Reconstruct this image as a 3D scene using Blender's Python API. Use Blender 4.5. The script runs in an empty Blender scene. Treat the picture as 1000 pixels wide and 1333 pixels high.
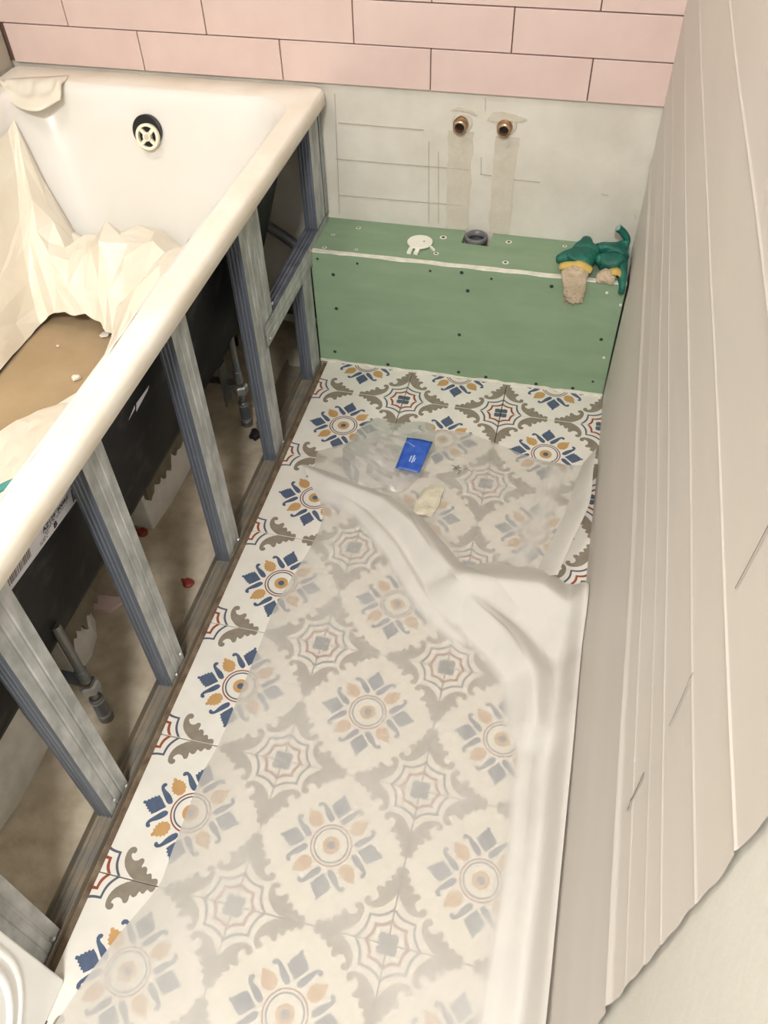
import bpy, bmesh, math, random
from mathutils import Vector, Matrix, noise
random.seed(7)
scene = bpy.context.scene
COL = scene.collection

# ------------------------------------------------------------------ camera
cam = bpy.data.cameras.new('camera')
cam.sensor_fit = 'HORIZONTAL'; cam.sensor_width = 36.0; cam.lens = 36.0 * 1077.22 / 1000.0
cam.clip_start = 0.02
camo = bpy.data.objects.new('camera', cam); COL.objects.link(camo)
RM = Matrix(((0.972896, -0.155784, 0.170892), (0.229962, 0.72944, -0.644231), (-0.024294, 0.666069, 0.745494)))
camo.matrix_world = Matrix.Translation((0.3198, -1.4143, 1.2391)) @ RM.to_4x4()
scene.camera = camo

# ------------------------------------------------------------------ world, lights, exposure
w = bpy.data.worlds.new('world'); scene.world = w; w.use_nodes = True
w.node_tree.nodes['Background'].inputs[0].default_value = (1, 0.97, 0.94, 1)
w.node_tree.nodes['Background'].inputs[1].default_value = 0.3
vs = scene.view_settings
vs.view_transform = 'Standard'; vs.look = 'None'; vs.gamma = 1.0; vs.use_curve_mapping = False
vs.exposure = 0.06
LAMPS = [  # x, y, z, watts, size, colour
    (-0.60, -0.75, 2.36, 8.5, 0.30, (1.0, 0.99, 0.975)),
    (0.28, -2.25, 2.36, 62.0, 0.30, (1.0, 1.0, 1.0)),
]

# ------------------------------------------------------------------ helpers
def lin(c):
    r = []
    for v in c[:3]:
        v = v / 255.0
        r.append(v / 12.92 if v <= 0.04045 else ((v + 0.055) / 1.055) ** 2.4)
    return (r[0], r[1], r[2], 1.0)

MATS = {}
def mat(name, c, rough=0.6, c2=None, scale=20.0, amt=1.0, metal=0.0, bump=0.0, bscale=None, stretch=None, spec=0.5, trans=0.0, detail=5.0, lo=0.35, hi=0.7):
    m = bpy.data.materials.new(name); m.use_nodes = True
    nt = m.node_tree; b = nt.nodes['Principled BSDF']
    b.inputs['Roughness'].default_value = rough; b.inputs['Metallic'].default_value = metal
    b.inputs['Specular IOR Level'].default_value = spec
    b.inputs['Base Color'].default_value = lin(c)
    tc = nt.nodes.new('ShaderNodeTexCoord'); mp = nt.nodes.new('ShaderNodeMapping')
    nt.links.new(tc.outputs['Object'], mp.inputs['Vector'])
    if stretch: mp.inputs['Scale'].default_value = stretch
    if c2 is not None:
        n = nt.nodes.new('ShaderNodeTexNoise'); n.inputs['Scale'].default_value = scale; n.inputs['Detail'].default_value = detail
        nt.links.new(mp.outputs[0], n.inputs['Vector'])
        r = nt.nodes.new('ShaderNodeValToRGB')
        r.color_ramp.elements[0].position = lo; r.color_ramp.elements[1].position = hi
        r.color_ramp.elements[0].color = lin(c); r.color_ramp.elements[1].color = lin(c2)
        nt.links.new(n.outputs[0], r.inputs[0]); nt.links.new(r.outputs[0], b.inputs['Base Color'])
    if bump:
        n2 = nt.nodes.new('ShaderNodeTexNoise'); n2.inputs['Scale'].default_value = bscale or scale * 3; n2.inputs['Detail'].default_value = 6
        nt.links.new(mp.outputs[0], n2.inputs['Vector'])
        bp = nt.nodes.new('ShaderNodeBump'); bp.inputs['Strength'].default_value = bump; bp.inputs['Distance'].default_value = 0.004
        nt.links.new(n2.outputs[0], bp.inputs['Height']); nt.links.new(bp.outputs[0], b.inputs['Normal'])
    MATS[name] = m
    return m

def film_mat(name, c, use_attr=True, base=0.5, rough=0.6):
    """translucent foil: see-through share falls where the 'haze' attribute (its thickness and lift) rises"""
    m = bpy.data.materials.new(name); m.use_nodes = True; nt = m.node_tree
    for n in list(nt.nodes): nt.nodes.remove(n)
    out = nt.nodes.new('ShaderNodeOutputMaterial')
    tr = nt.nodes.new('ShaderNodeBsdfTransparent'); tr.inputs[0].default_value = (0.97, 0.96, 0.93, 1)
    di = nt.nodes.new('ShaderNodeBsdfDiffuse'); tl = nt.nodes.new('ShaderNodeBsdfTranslucent')
    di.inputs[0].default_value = lin(c); tl.inputs[0].default_value = lin(c)
    m1 = nt.nodes.new('ShaderNodeMixShader'); m1.inputs[0].default_value = 0.25
    nt.links.new(di.outputs[0], m1.inputs[1]); nt.links.new(tl.outputs[0], m1.inputs[2])
    m2 = nt.nodes.new('ShaderNodeMixShader')
    nt.links.new(tr.outputs[0], m2.inputs[1]); nt.links.new(m1.outputs[0], m2.inputs[2]); nt.links.new(m2.outputs[0], out.inputs[0])
    if use_attr:
        a = nt.nodes.new('ShaderNodeAttribute'); a.attribute_name = 'haze'
        tc = nt.nodes.new('ShaderNodeTexCoord'); n = nt.nodes.new('ShaderNodeTexNoise')
        n.inputs['Scale'].default_value = 9.0; n.inputs['Detail'].default_value = 4.0
        nt.links.new(tc.outputs['Object'], n.inputs['Vector'])
        s = nt.nodes.new('ShaderNodeMath'); s.operation = 'MULTIPLY_ADD'; s.inputs[1].default_value = 0.5; s.inputs[2].default_value = -0.25
        nt.links.new(n.outputs[0], s.inputs[0])
        ad = nt.nodes.new('ShaderNodeMath'); ad.operation = 'ADD'; ad.use_clamp = True
        nt.links.new(a.outputs['Fac'], ad.inputs[0]); nt.links.new(s.outputs[0], ad.inputs[1])
        nt.links.new(ad.outputs[0], m2.inputs[0])
    else:
        m2.inputs[0].default_value = base
    MATS[name] = m
    return m

def tag(o, label=None, cat=None, group=None, kind=None):
    if label: o['label'] = label
    if cat: o['category'] = cat
    if group: o['group'] = group
    if kind: o['kind'] = kind
    return o

def empty(name, loc, label, cat, group=None):
    o = bpy.data.objects.new(name, None); COL.objects.link(o); o.location = loc
    o.empty_display_size = 0.05
    return tag(o, label, cat, group)

def place(o, parent):
    """parent keeping world coordinates"""
    if parent:
        o.parent = parent
        pl = parent.location.copy(); q = parent.parent
        while q: pl += q.location; q = q.parent
        o.location = o.location - pl
    return o

def mobj(name, verts, faces, m, parent=None, smooth=False, loc=None, midx=None):
    """mesh with vertices in world coordinates, origin moved to loc (default: base centre)"""
    if loc is None:
        xs = [v[0] for v in verts]; ys = [v[1] for v in verts]; zs = [v[2] for v in verts]
        loc = ((min(xs) + max(xs)) / 2, (min(ys) + max(ys)) / 2, min(zs))
    me = bpy.data.meshes.new(name)
    me.from_pydata([(v[0] - loc[0], v[1] - loc[1], v[2] - loc[2]) for v in verts], [], faces)
    for x in (m if isinstance(m, (list, tuple)) else [m]):
        me.materials.append(MATS[x])
    if midx: me.polygons.foreach_set('material_index', midx)
    if smooth: me.polygons.foreach_set('use_smooth', [True] * len(me.polygons))
    me.update()
    o = bpy.data.objects.new(name, me); COL.objects.link(o); o.location = loc
    return place(o, parent)

def bm_obj(name, bm, m, parent=None, smooth=False, loc=None):
    bmesh.ops.recalc_face_normals(bm, faces=bm.faces)
    bm.verts.index_update()
    vs_ = [tuple(v.co) for v in bm.verts]; fs = [[v.index for v in f.verts] for f in bm.faces]
    mi = [f.material_index for f in bm.faces]
    bm.free()
    return mobj(name, vs_, fs, m, parent, smooth, loc, mi)

def box_bm(x0, x1, y0, y1, z0, z1, bev=0.0, bm=None, seg=1):
    b = bmesh.new() if bm is None else bm
    r = bmesh.ops.create_cube(b, size=1.0)
    bmesh.ops.scale(b, vec=(x1 - x0, y1 - y0, z1 - z0), verts=r['verts'])
    bmesh.ops.translate(b, vec=((x0 + x1) / 2, (y0 + y1) / 2, (z0 + z1) / 2), verts=r['verts'])
    if bev:
        es = list({e for v in r['verts'] for e in v.link_edges})
        bmesh.ops.bevel(b, geom=es, offset=bev, segments=seg, affect='EDGES', profile=0.5)
    return b

def box(name, x0, x1, y0, y1, z0, z1, m, parent=None, bev=0.0, seg=1):
    return bm_obj(name, box_bm(x0, x1, y0, y1, z0, z1, bev, None, seg), m, parent)

def tube_bm(pts, rad, seg=12, bm=None, caps=True):
    b = bm or bmesh.new()
    rings = []
    n = len(pts); pts = [Vector(p) for p in pts]
    for i, p in enumerate(pts):
        t = (pts[min(i + 1, n - 1)] - pts[max(i - 1, 0)])
        if t.length < 1e-9: t = pts[i] - pts[0] if i else pts[-1] - pts[0]
        t.normalize()
        up = Vector((0, 0, 1)) if abs(t.z) < 0.9 else Vector((1, 0, 0))
        a = t.cross(up).normalized(); c = t.cross(a)
        r = rad[i] if isinstance(rad, (list, tuple)) else rad
        rings.append([b.verts.new(p + (a * math.cos(2 * math.pi * k / seg) + c * math.sin(2 * math.pi * k / seg)) * r) for k in range(seg)])
    for i in range(n - 1):
        for k in range(seg):
            b.faces.new((rings[i][k], rings[i][(k + 1) % seg], rings[i + 1][(k + 1) % seg], rings[i + 1][k]))
    if caps:
        b.faces.new(rings[0][::-1]); b.faces.new(rings[-1])
    return b

def tube(name, pts, rad, m, parent=None, seg=12, smooth=True, caps=True):
    return bm_obj(name, tube_bm(pts, rad, seg, None, caps), m, parent, smooth)

def axial(name, base, axis, prof, m, parent=None, seg=24, smooth=False):
    """lathe: prof = [(distance along axis, radius)]"""
    base = Vector(base); ax = Vector(axis).normalized()
    up = Vector((0, 0, 1)) if abs(ax.z) < 0.9 else Vector((1, 0, 0))
    a = ax.cross(up).normalized(); c = ax.cross(a)
    b = bmesh.new(); rings = []
    for d, r in prof:
        if r <= 1e-7: rings.append([b.verts.new(base + ax * d)])
        else: rings.append([b.verts.new(base + ax * d + (a * math.cos(2 * math.pi * k / seg) + c * math.sin(2 * math.pi * k / seg)) * r) for k in range(seg)])
    for i in range(len(rings) - 1):
        A, B = rings[i], rings[i + 1]
        for k in range(seg):
            j = (k + 1) % seg
            if len(A) == 1 and len(B) == 1: continue
            if len(A) == 1: b.faces.new((A[0], B[j], B[k]))
            elif len(B) == 1: b.faces.new((A[k], A[j], B[0]))
            else: b.faces.new((A[k], A[j], B[j], B[k]))
    return bm_obj(name, b, m, parent, smooth)

def prism(name, poly, axis, d0, d1, m, parent=None):
    """extrude a 2D polygon; axis 'x': poly=(y,z), 'y': poly=(x,z), 'z': poly=(x,y)"""
    def p3(a, b, d):
        return (d, a, b) if axis == 'x' else ((a, d, b) if axis == 'y' else (a, b, d))
    n = len(poly)
    vs_ = [p3(a, b, d0) for a, b in poly] + [p3(a, b, d1) for a, b in poly]
    b = bmesh.new(); bv = [b.verts.new(v) for v in vs_]
    b.faces.new(bv[:n]); b.faces.new(bv[n:][::-1])
    for i in range(n):
        j = (i + 1) % n
        b.faces.new((bv[i], bv[j], bv[n + j], bv[n + i]))
    return bm_obj(name, b, m, parent)

def lerp(a, b, t): return a + (b - a) * t
def sstep(a, b, x):
    t = max(0.0, min(1.0, (x - a) / (b - a))); return t * t * (3 - 2 * t)
def poly_at(P, t):
    """point at share t of the length of polyline P"""
    L = [0.0]
    for i in range(len(P) - 1): L.append(L[-1] + math.dist(P[i], P[i + 1]))
    d = t * L[-1]
    for i in range(len(P) - 1):
        if d <= L[i + 1] or i == len(P) - 2:
            s = (d - L[i]) / max(1e-9, L[i + 1] - L[i]); return tuple(lerp(P[i][k], P[i + 1][k], s) for k in range(len(P[0])))
def catmull(P, n):
    out = []
    for i in range(len(P) - 1):
        p0 = P[max(i - 1, 0)]; p1 = P[i]; p2 = P[i + 1]; p3 = P[min(i + 2, len(P) - 1)]
        for k in range(n):
            t = k / n
            out.append(tuple(0.5 * (2 * p1[j] + (p2[j] - p0[j]) * t + (2 * p0[j] - 5 * p1[j] + 4 * p2[j] - p3[j]) * t * t + (3 * p1[j] - p0[j] - 3 * p2[j] + p3[j]) * t ** 3) for j in range(len(p1))))
    out.append(tuple(P[-1])); return out
def seg_dist(x, y, P):
    best = 9e9; bt = 0
    n = len(P) - 1
    for i in range(n):
        ax, ay = P[i]; bx, by = P[i + 1]
        dx, dy = bx - ax, by - ay
        t = max(0, min(1, ((x - ax) * dx + (y - ay) * dy) / (dx * dx + dy * dy)))
        d = math.hypot(x - ax - t * dx, y - ay - t * dy)
        if d < best: best = d; bt = (i + t) / n
    return best, bt
def crumple(p, s):
    """sharp creases between facets"""
    d, _ = noise.voronoi(Vector(p) * s)
    return d[0]

# ------------------------------------------------------------------ materials
mat('plaster', (214, 209, 198), 0.85, (199, 193, 181), 9, bump=0.35, bscale=60)
mat('wall_paint', (220, 218, 211), 0.8, (212, 209, 201), 6, bump=0.1, bscale=80)
mat('concrete', (188, 175, 154), 0.9, (160, 146, 124), 26, bump=0.4, bscale=90)
mat('bed', (92, 70, 52), 0.95, (126, 112, 92), 40, bump=0.3)
mat('dark_joint', (44, 34, 28), 0.95)
mat('ceiling_paint', (228, 227, 224), 0.9)
mat('pink', (217, 193, 186), 0.38, (211, 186, 179), 14, bump=0.02, bscale=30)
mat('grey_tile', (176, 168, 154), 0.5, (160, 152, 138), 10)
mat('joint', (110, 82, 70), 0.9)
mat('mortar', (203, 195, 180), 0.9, (192, 183, 167), 25, bump=0.5, bscale=70)
mat('pencil', (174, 168, 156), 0.9)
mat('tile_white', (222, 217, 207), 0.45, (213, 207, 196), 18, bump=0.03)
mat('tile_edge', (120, 100, 84), 0.8)
mat('p_grey', (128, 118, 104), 0.5, (140, 130, 114), 60)
mat('p_blue', (70, 84, 108), 0.5, (84, 96, 118), 60)
mat('p_line', (82, 88, 100), 0.5)
mat('p_red', (132, 62, 44), 0.5, (146, 78, 52), 60)
mat('p_gold', (190, 150, 98), 0.5, (180, 140, 90), 60)
mat('enamel', (232, 228, 222), 0.22, (226, 221, 212), 5, spec=0.5)
mat('rim_film', (238, 231, 218), 0.5, (228, 217, 199), 11, bump=0.12, bscale=30)
mat('shell', (11, 11, 12), 0.55, (66, 66, 64), 18, bump=0.15, bscale=40, lo=0.56, hi=0.8, spec=0.25)
mat('black', (16, 15, 15), 0.5)
mat('rubber', (26, 25, 25), 0.6)
mat('cream_plastic', (238, 230, 208), 0.4)
mat('galv', (150, 153, 150), 0.45, (196, 198, 197), 45, metal=0.35, bump=0.08, bscale=70, stretch=(1, 1, 0.5))
mat('galv_shaded', (88, 94, 104), 0.42, (122, 128, 138), 30, metal=0.4, stretch=(1, 1, 0.1))  # darker copy of galv: shade on the flanges put into the colour
mat('galv_track', (124, 120, 112), 0.55, (148, 134, 112), 30, metal=0.3, bump=0.1)
mat('bolt', (176, 178, 180), 0.3, metal=0.6)
mat('leg_steel', (104, 114, 122), 0.38, (132, 124, 110), 30, metal=0.55)
mat('aerated', (214, 211, 204), 0.95, (198, 195, 188), 30, bump=0.4, bscale=150)
mat('smear', (120, 112, 96), 0.95, (100, 92, 76), 30, bump=0.5)
mat('gypsum_green', (124, 148, 119), 0.8, (134, 156, 127), 7, bump=0.04, bscale=50, stretch=(1, 4, 4))
mat('gypsum', (226, 222, 208), 0.95, (206, 202, 186), 60, bump=0.4)
mat('screw_dark', (34, 34, 32), 0.5)
mat('brass', (190, 160, 130), 0.3, (150, 116, 88), 60, metal=0.7)
mat('bore', (30, 16, 12), 0.7)
mat('grey_plastic', (104, 104, 104), 0.4)
mat('white_plastic', (232, 230, 216), 0.45)
mat('glove_green', (12, 84, 72), 0.55, (22, 104, 86), 30, bump=0.5, bscale=120)
mat('glove_tip', (140, 160, 154), 0.7)
mat('glove_yellow', (196, 168, 92), 0.8)
mat('knit', (196, 178, 154), 0.95, (178, 158, 132), 150, bump=0.8, bscale=260)
mat('cardboard', (174, 150, 116), 0.9, (160, 135, 102), 8, bump=0.15, bscale=50)
mat('crumb', (222, 214, 198), 0.95)
mat('foil', (232, 224, 208), 0.42, (224, 214, 196), 10)
mat('label_paper', (216, 216, 224), 0.6)
mat('ink', (20, 20, 22), 0.7)
mat('barcode_grey', (136, 128, 122), 0.7)
mat('red_plastic', (142, 58, 44), 0.5)
mat('teal', (70, 140, 136), 0.5)
mat('blue_print', (38, 78, 172), 0.35, (58, 100, 190), 60, bump=0.15)
mat('print_white', (176, 196, 226), 0.5)
mat('tape', (206, 198, 176), 0.5, (192, 183, 160), 40, bump=0.5)
mat('panel_white', (244, 243, 240), 0.25)
mat('lamp_white', (240, 240, 236), 0.5)
film_mat('sheet', (224, 219, 211))
mat('wall_film', (218, 211, 204), 0.5, (208, 201, 195), 5, bump=0.12, bscale=45, stretch=(1, 0.3, 1))
mat('scuff', (120, 112, 106), 0.8)
m = bpy.data.materials.new('clear_bag'); m.use_nodes = True; nt = m.node_tree
for n in list(nt.nodes): nt.nodes.remove(n)
o_ = nt.nodes.new('ShaderNodeOutputMaterial'); t_ = nt.nodes.new('ShaderNodeBsdfTransparent'); t_.inputs[0].default_value = (1, 1, 1, 1)
g_ = nt.nodes.new('ShaderNodeBsdfGlossy'); g_.inputs['Roughness'].default_value = 0.16
d_ = nt.nodes.new('ShaderNodeBsdfDiffuse'); d_.inputs[0].default_value = lin((236, 233, 226))
x1 = nt.nodes.new('ShaderNodeMixShader'); x1.inputs[0].default_value = 0.24
nt.links.new(t_.outputs[0], x1.inputs[1]); nt.links.new(d_.outputs[0], x1.inputs[2])
x2 = nt.nodes.new('ShaderNodeMixShader'); x2.inputs[0].default_value = 0.16
nt.links.new(x1.outputs[0], x2.inputs[1]); nt.links.new(g_.outputs[0], x2.inputs[2]); nt.links.new(x2.outputs[0], o_.inputs[0])
MATS['clear_bag'] = m
m = bpy.data.materials.new('lamp_glow'); m.use_nodes = True
b_ = m.node_tree.nodes['Principled BSDF']; b_.inputs['Emission Color'].default_value = (1, 0.92, 0.8, 1); b_.inputs['Emission Strength'].default_value = 6.0
MATS['lamp_glow'] = m

# ------------------------------------------------------------------ room shell
XL, XR, YB, YF, ZC, ZS = -0.912, 0.449, 0.252, -3.00, 2.40, -0.009
def struct(o): o['kind'] = 'structure'; return o
floor = struct(box('floor', XL - 0.1, XR + 0.1, YF - 0.1, YB + 0.1, ZS - 0.10, ZS, 'concrete'))
wall_back = struct(box('wall_back', XL - 0.1, XR + 0.1, YB, YB + 0.1, ZS, ZC, 'plaster'))
wall_left = struct(box('wall_left', XL - 0.1, XL, YF, YB, ZS, ZC, 'plaster'))
wall_right = struct(box('wall_right', XR, XR + 0.1, YF, YB, ZS, ZC, 'wall_paint'))
wall_front = struct(box('wall_front', XL - 0.1, XR + 0.1, YF - 0.1, YF, ZS, ZC, 'wall_paint'))
ceiling = struct(box('ceiling', XL - 0.1, XR + 0.1, YF - 0.1, YB + 0.1, ZC, ZC + 0.08, 'ceiling_paint'))
tag(floor, 'rough brown concrete floor under the patterned tiles'); tag(wall_back, 'far plaster wall with pink tiles above'); tag(wall_left, 'side wall of grey tiles beyond the bathtub')
tag(wall_right, 'pale painted wall behind the hanging foil'); tag(wall_front, 'painted wall at the near end'); tag(ceiling, 'flat white ceiling')

# pink wall tiles, running bond 30 x 7.5
PW, PH, GAP = 0.3007, 0.0765, 0.0022
shared = {}
def wall_tile(x0, x1, z0, z1):
    wv, hv = round(x1 - x0 - GAP, 4), round(z1 - z0 - GAP, 4)
    if (wv, hv) not in shared:
        b = box_bm(-wv / 2, wv / 2, -0.004, 0.004, -hv / 2, hv / 2, 0.0008)
        me = bpy.data.meshes.new('pink_tile'); b.to_mesh(me); b.free(); me.materials.append(MATS['pink']); shared[(wv, hv)] = me
    o = bpy.data.objects.new('tile', shared[(wv, hv)]); COL.objects.link(o)
    o.location = ((x0 + x1) / 2, YB - 0.0042 + random.uniform(-0.0003, 0.0003), (z0 + z1) / 2)
    place(o, wall_back)
Z0 = 0.5805
for r in range(11):
    off = 0.004 if r % 2 == 0 else 0.155
    k0 = -5
    for k in range(k0, 4):
        a, b2 = off + PW * k, off + PW * (k + 1)
        a, b2 = max(a, XL), min(b2, XR)
        if b2 - a > 0.02: wall_tile(a, b2, Z0 + PH * r, Z0 + PH * (r + 1))
box('tile_adhesive', XL, XR, YB - 0.0015, YB, Z0 + 0.001, Z0 + PH * 11, 'joint', wall_back)
# grey tiles on the left wall
bq = box_bm(-0.004, 0.004, -0.1487, 0.1487, -0.0748, 0.0748, 0.0008)
gme = bpy.data.meshes.new('grey_tile'); bq.to_mesh(gme); bq.free(); gme.materials.append(MATS['grey_tile'])
for r in range(5):
    for k in range(7):
        y1 = YB - 0.012 - 0.30 * k
        o = bpy.data.objects.new('tile', gme); COL.objects.link(o); o.location = (XL + 0.0042, y1 - 0.15, 0.577 + 0.0765 + 0.152 * (r - 0.0) - 0.0765 + 0.0)
        place(o, wall_left)
box('tile_adhesive', XL, XL + 0.0015, YB - 2.12, YB - 0.011, 0.502, 0.577 + 0.152 * 4.5, 'joint', wall_left)

# plaster channels and trowel lines on the back wall
def patch(x0, x1, z0, z1, seed):
    rnd = random.Random(seed); P = []
    n = 14
    for i in range(n + 1): P.append((x0 + rnd.uniform(-0.002, 0.002), lerp(z0, z1, i / n)))
    for i in range(n + 1): P.append((x1 + rnd.uniform(-0.002, 0.002), lerp(z1, z0, i / n)))
    return prism('mortar_patch', P, 'y', YB - 0.0016, YB, 'mortar', wall_back)
patch(0.042, 0.092, 0.291, 0.505, 1); patch(0.137, 0.183, 0.291, 0.50, 2)
prism('mortar_patch', [(0.118, 0.531), (0.128, 0.545), (0.145, 0.549), (0.165, 0.546), (0.196, 0.538), (0.185, 0.533), (0.165, 0.533), (0.14, 0.529)], 'y', YB - 0.003, YB, 'mortar', wall_back)
prism('mortar_patch', [(0.044, 0.545), (0.06, 0.551), (0.086, 0.547), (0.098, 0.538), (0.084, 0.543), (0.06, 0.546)], 'y', YB - 0.003, YB, 'mortar', wall_back)
def line(x0, z0, x1, z1, wd=0.0008):
    dx, dz = x1 - x0, z1 - z0; L = math.hypot(dx, dz); nx, nz = -dz / L * wd / 2, dx / L * wd / 2
    prism('trowel_line', [(x0 + nx, z0 + nz), (x1 + nx, z1 + nz), (x1 - nx, z1 - nz), (x0 - nx, z0 - nz)], 'y', YB - 0.0021, YB, 'pencil', wall_back)
for L_ in [(-0.189, 0.503, -0.01, 0.502), (-0.2, 0.426, 0.088, 0.4275), (-0.199, 0.345, 0.076, 0.3475), (0.0013, 0.479, 0.0042, 0.30), (0.022, 0.46, 0.026, 0.30),
           (0.111, 0.455, 0.113, 0.42), (0.111, 0.42, 0.135, 0.419), (0.18, 0.415, 0.235, 0.414), (-0.193, 0.56, -0.2, 0.30), (0.112, 0.572, 0.113, 0.548), (0.362, 0.40, 0.376, 0.399), (0.436, 0.362, 0.440, 0.352)]:
    line(*L_)

# ------------------------------------------------------------------ patterned floor tiles
T = 0.223
polys = []   # (material index, polygon in tile units, origin = tile centre)
def star_curve(R, sag, n=10):
    out = []
    for s in range(2):
        a0, a1 = s * math.pi / 4, (s + 1) * math.pi / 4
        for k in range(n + (1 if s == 1 else 0)):
            t = k / n
            x = lerp(math.cos(a0), math.cos(a1), t); y = lerp(math.sin(a0), math.sin(a1), t)
            f = 1 - sag * 4 * t * (1 - t)
            out.append((x * R * f, y * R * f))
    return out
leaf = [(0.465, 0.004), (0.467, 0.022), (0.458, 0.040), (0.443, 0.044), (0.428, 0.038), (0.420, 0.034), (0.414, 0.044), (0.408, 0.060), (0.396, 0.066), (0.384, 0.060), (0.376, 0.054), (0.370, 0.064),
        (0.366, 0.086), (0.352, 0.098), (0.336, 0.096), (0.326, 0.086), (0.322, 0.098), (0.326, 0.120), (0.322, 0.138), (0.306, 0.145), (0.294, 0.138), (0.282, 0.124), (0.262, 0.118), (0.246, 0.122), (0.232, 0.134), (0.224, 0.150),
        (0.226, 0.162), (0.236, 0.160), (0.246, 0.166), (0.250, 0.180), (0.244, 0.194), (0.230, 0.202), (0.214, 0.200), (0.200, 0.190), (0.192, 0.174), (0.188, 0.150), (0.190, 0.124), (0.198, 0.096), (0.214, 0.068), (0.240, 0.042), (0.270, 0.020), (0.305, 0.004)]
cornerp = []
cornerp.append((1, leaf)); cornerp.append((1, [(b, a) for a, b in leaf][::-1]))
def band(R, sag, wd, mi):
    o = star_curve(R + wd / 2, sag); i_ = star_curve(R - wd / 2, sag)
    k = len(o)
    for j in range(k - 1):
        cornerp.append((mi, [o[j], o[j + 1], i_[j + 1], i_[j]]))
band(0.206, 0.10, 0.021, 3); band(0.137, 0.10, 0.025, 4)
cornerp.append((3, [(0, 0), (0.062, 0), (0.058, 0.018), (0.066, 0.030), (0.060, 0.046), (0.060, 0.060), (0.046, 0.060), (0.030, 0.066), (0.018, 0.058), (0, 0.062)]))
for q in range(4):
    for mi, P in cornerp:
        out = []
        for a, b in P:
            x, y = a - 0.5, b - 0.5
            for _ in range(q): x, y = -y, x
            out.append((x, y))
        polys.append((mi, out))
def annulus(r0, r1, mi, n=40):
    for k in range(n):
        a0, a1 = 2 * math.pi * k / n, 2 * math.pi * (k + 1) / n
        P = [(r1 * math.cos(a0), r1 * math.sin(a0)), (r1 * math.cos(a1), r1 * math.sin(a1))]
        P += [(r0 * math.cos(a1), r0 * math.sin(a1)), (r0 * math.cos(a0), r0 * math.sin(a0))] if r0 > 0 else [(0, 0)]
        polys.append((mi, P))
annulus(0, 0.026, 2, 16); annulus(0.026, 0.058, 5, 28); annulus(0.107, 0.118, 3); annulus(0.130, 0.140, 4)
palm = [(0.180, 0.0), (0.205, 0.022), (0.232, 0.048), (0.262, 0.070), (0.272, 0.054), (0.286, 0.058), (0.290, 0.042), (0.306, 0.042), (0.308, 0.028), (0.324, 0.024), (0.326, 0.012), (0.348, 0.010), (0.350, 0.0)]
palm = palm + [(a, -b) for a, b in palm[1:-1][::-1]]
comma = [(0.152, 0.030), (0.170, 0.022), (0.190, 0.030), (0.214, 0.054), (0.240, 0.082), (0.262, 0.108), (0.272, 0.132), (0.266, 0.152), (0.250, 0.160), (0.236, 0.154), (0.236, 0.140), (0.246, 0.132), (0.244, 0.122), (0.230, 0.112), (0.206, 0.100), (0.182, 0.084), (0.162, 0.064), (0.150, 0.046)]
gold = [(0.150, 0.0), (0.160, 0.030), (0.178, 0.036), (0.186, 0.050), (0.200, 0.044), (0.212, 0.054), (0.222, 0.042), (0.238, 0.046), (0.244, 0.032), (0.262, 0.030), (0.264, 0.016), (0.286, 0.010), (0.290, 0.0)]
gold = gold + [(a, -b) for a, b in gold[1:-1][::-1]]
def rot_add(P, ang, mi):
    c, s = math.cos(ang), math.sin(ang)
    polys.append((mi, [(a * c - b * s, a * s + b * c) for a, b in P]))
for q in range(4):
    rot_add(palm, q * math.pi / 2, 2); rot_add(comma, q * math.pi / 2, 2); rot_add([(a, -b) for a, b in comma][::-1], q * math.pi / 2, 2)
    rot_add(gold, q * math.pi / 2 + math.pi / 4, 5)

def tile_mesh(x0, x1, y0, y1, name):
    """tile clipped to x0..x1, y0..y1 in tile units, printed motifs as inlays 0.12 mm proud"""
    b = bmesh.new(); g = 0.0042
    ex0, ex1, ey0, ey1 = [v * T for v in (max(x0, -0.5 + g), min(x1, 0.5 - g), max(y0, -0.5 + g), min(y1, 0.5 - g))]
    box_bm(ex0, ex1, ey0, ey1, -0.0088, 0.0, 0.0006, b)
    bp = bmesh.new()
    for mi, P in polys:
        f = bp.faces.new([bp.verts.new((a * T, c * T, 0.00012)) for a, c in P]); f.material_index = mi
    for co, no in (((ex0, 0, 0), (-1, 0, 0)), ((ex1, 0, 0), (1, 0, 0)), ((0, ey0, 0), (0, -1, 0)), ((0, ey1, 0), (0, 1, 0))):
        bmesh.ops.bisect_plane(bp, geom=list(bp.verts) + list(bp.edges) + list(bp.faces), plane_co=co, plane_no=no, clear_outer=True)
    bmesh.ops.triangulate(bp, faces=bp.faces)
    for f in bp.faces:
        if f.normal.z < 0: f.normal_flip()
    me2 = bpy.data.meshes.new('tmp'); bp.to_mesh(me2); bp.free(); b.from_mesh(me2); bpy.data.meshes.remove(me2)
    me = bpy.data.meshes.new(name); b.to_mesh(me); b.free()
    for k in ('tile_white', 'p_grey', 'p_blue', 'p_line', 'p_red', 'p_gold'): me.materials.append(MATS[k])
    return me
YBOX = 0.1035
EDGE_L = -0.2085
tm = {}
for j in range(-1, 14):
    for i in range(3):
        cx, cy = (i - 0.5) * T, -(j + 0.5) * T
        lx = max(-0.5, (EDGE_L - cx) / T); uy = min(0.5, (YBOX - cy - 0.002) / T); ly = max(-0.5, (YF - cy) / T)
        key = (round(lx, 3), round(uy, 3), round(ly, 3))
        if key not in tm: tm[key] = tile_mesh(lx, 0.5, ly, uy, 'patterned_tile')
        o = bpy.data.objects.new('tile', tm[key]); COL.objects.link(o); o.location = (cx, cy, random.uniform(-0.0006, 0.0004))
        place(o, floor)
box('joint_bed', EDGE_L + 0.004, XR, YF, YBOX, ZS + 0.0015, ZS + 0.0019, 'dark_joint', floor)
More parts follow.
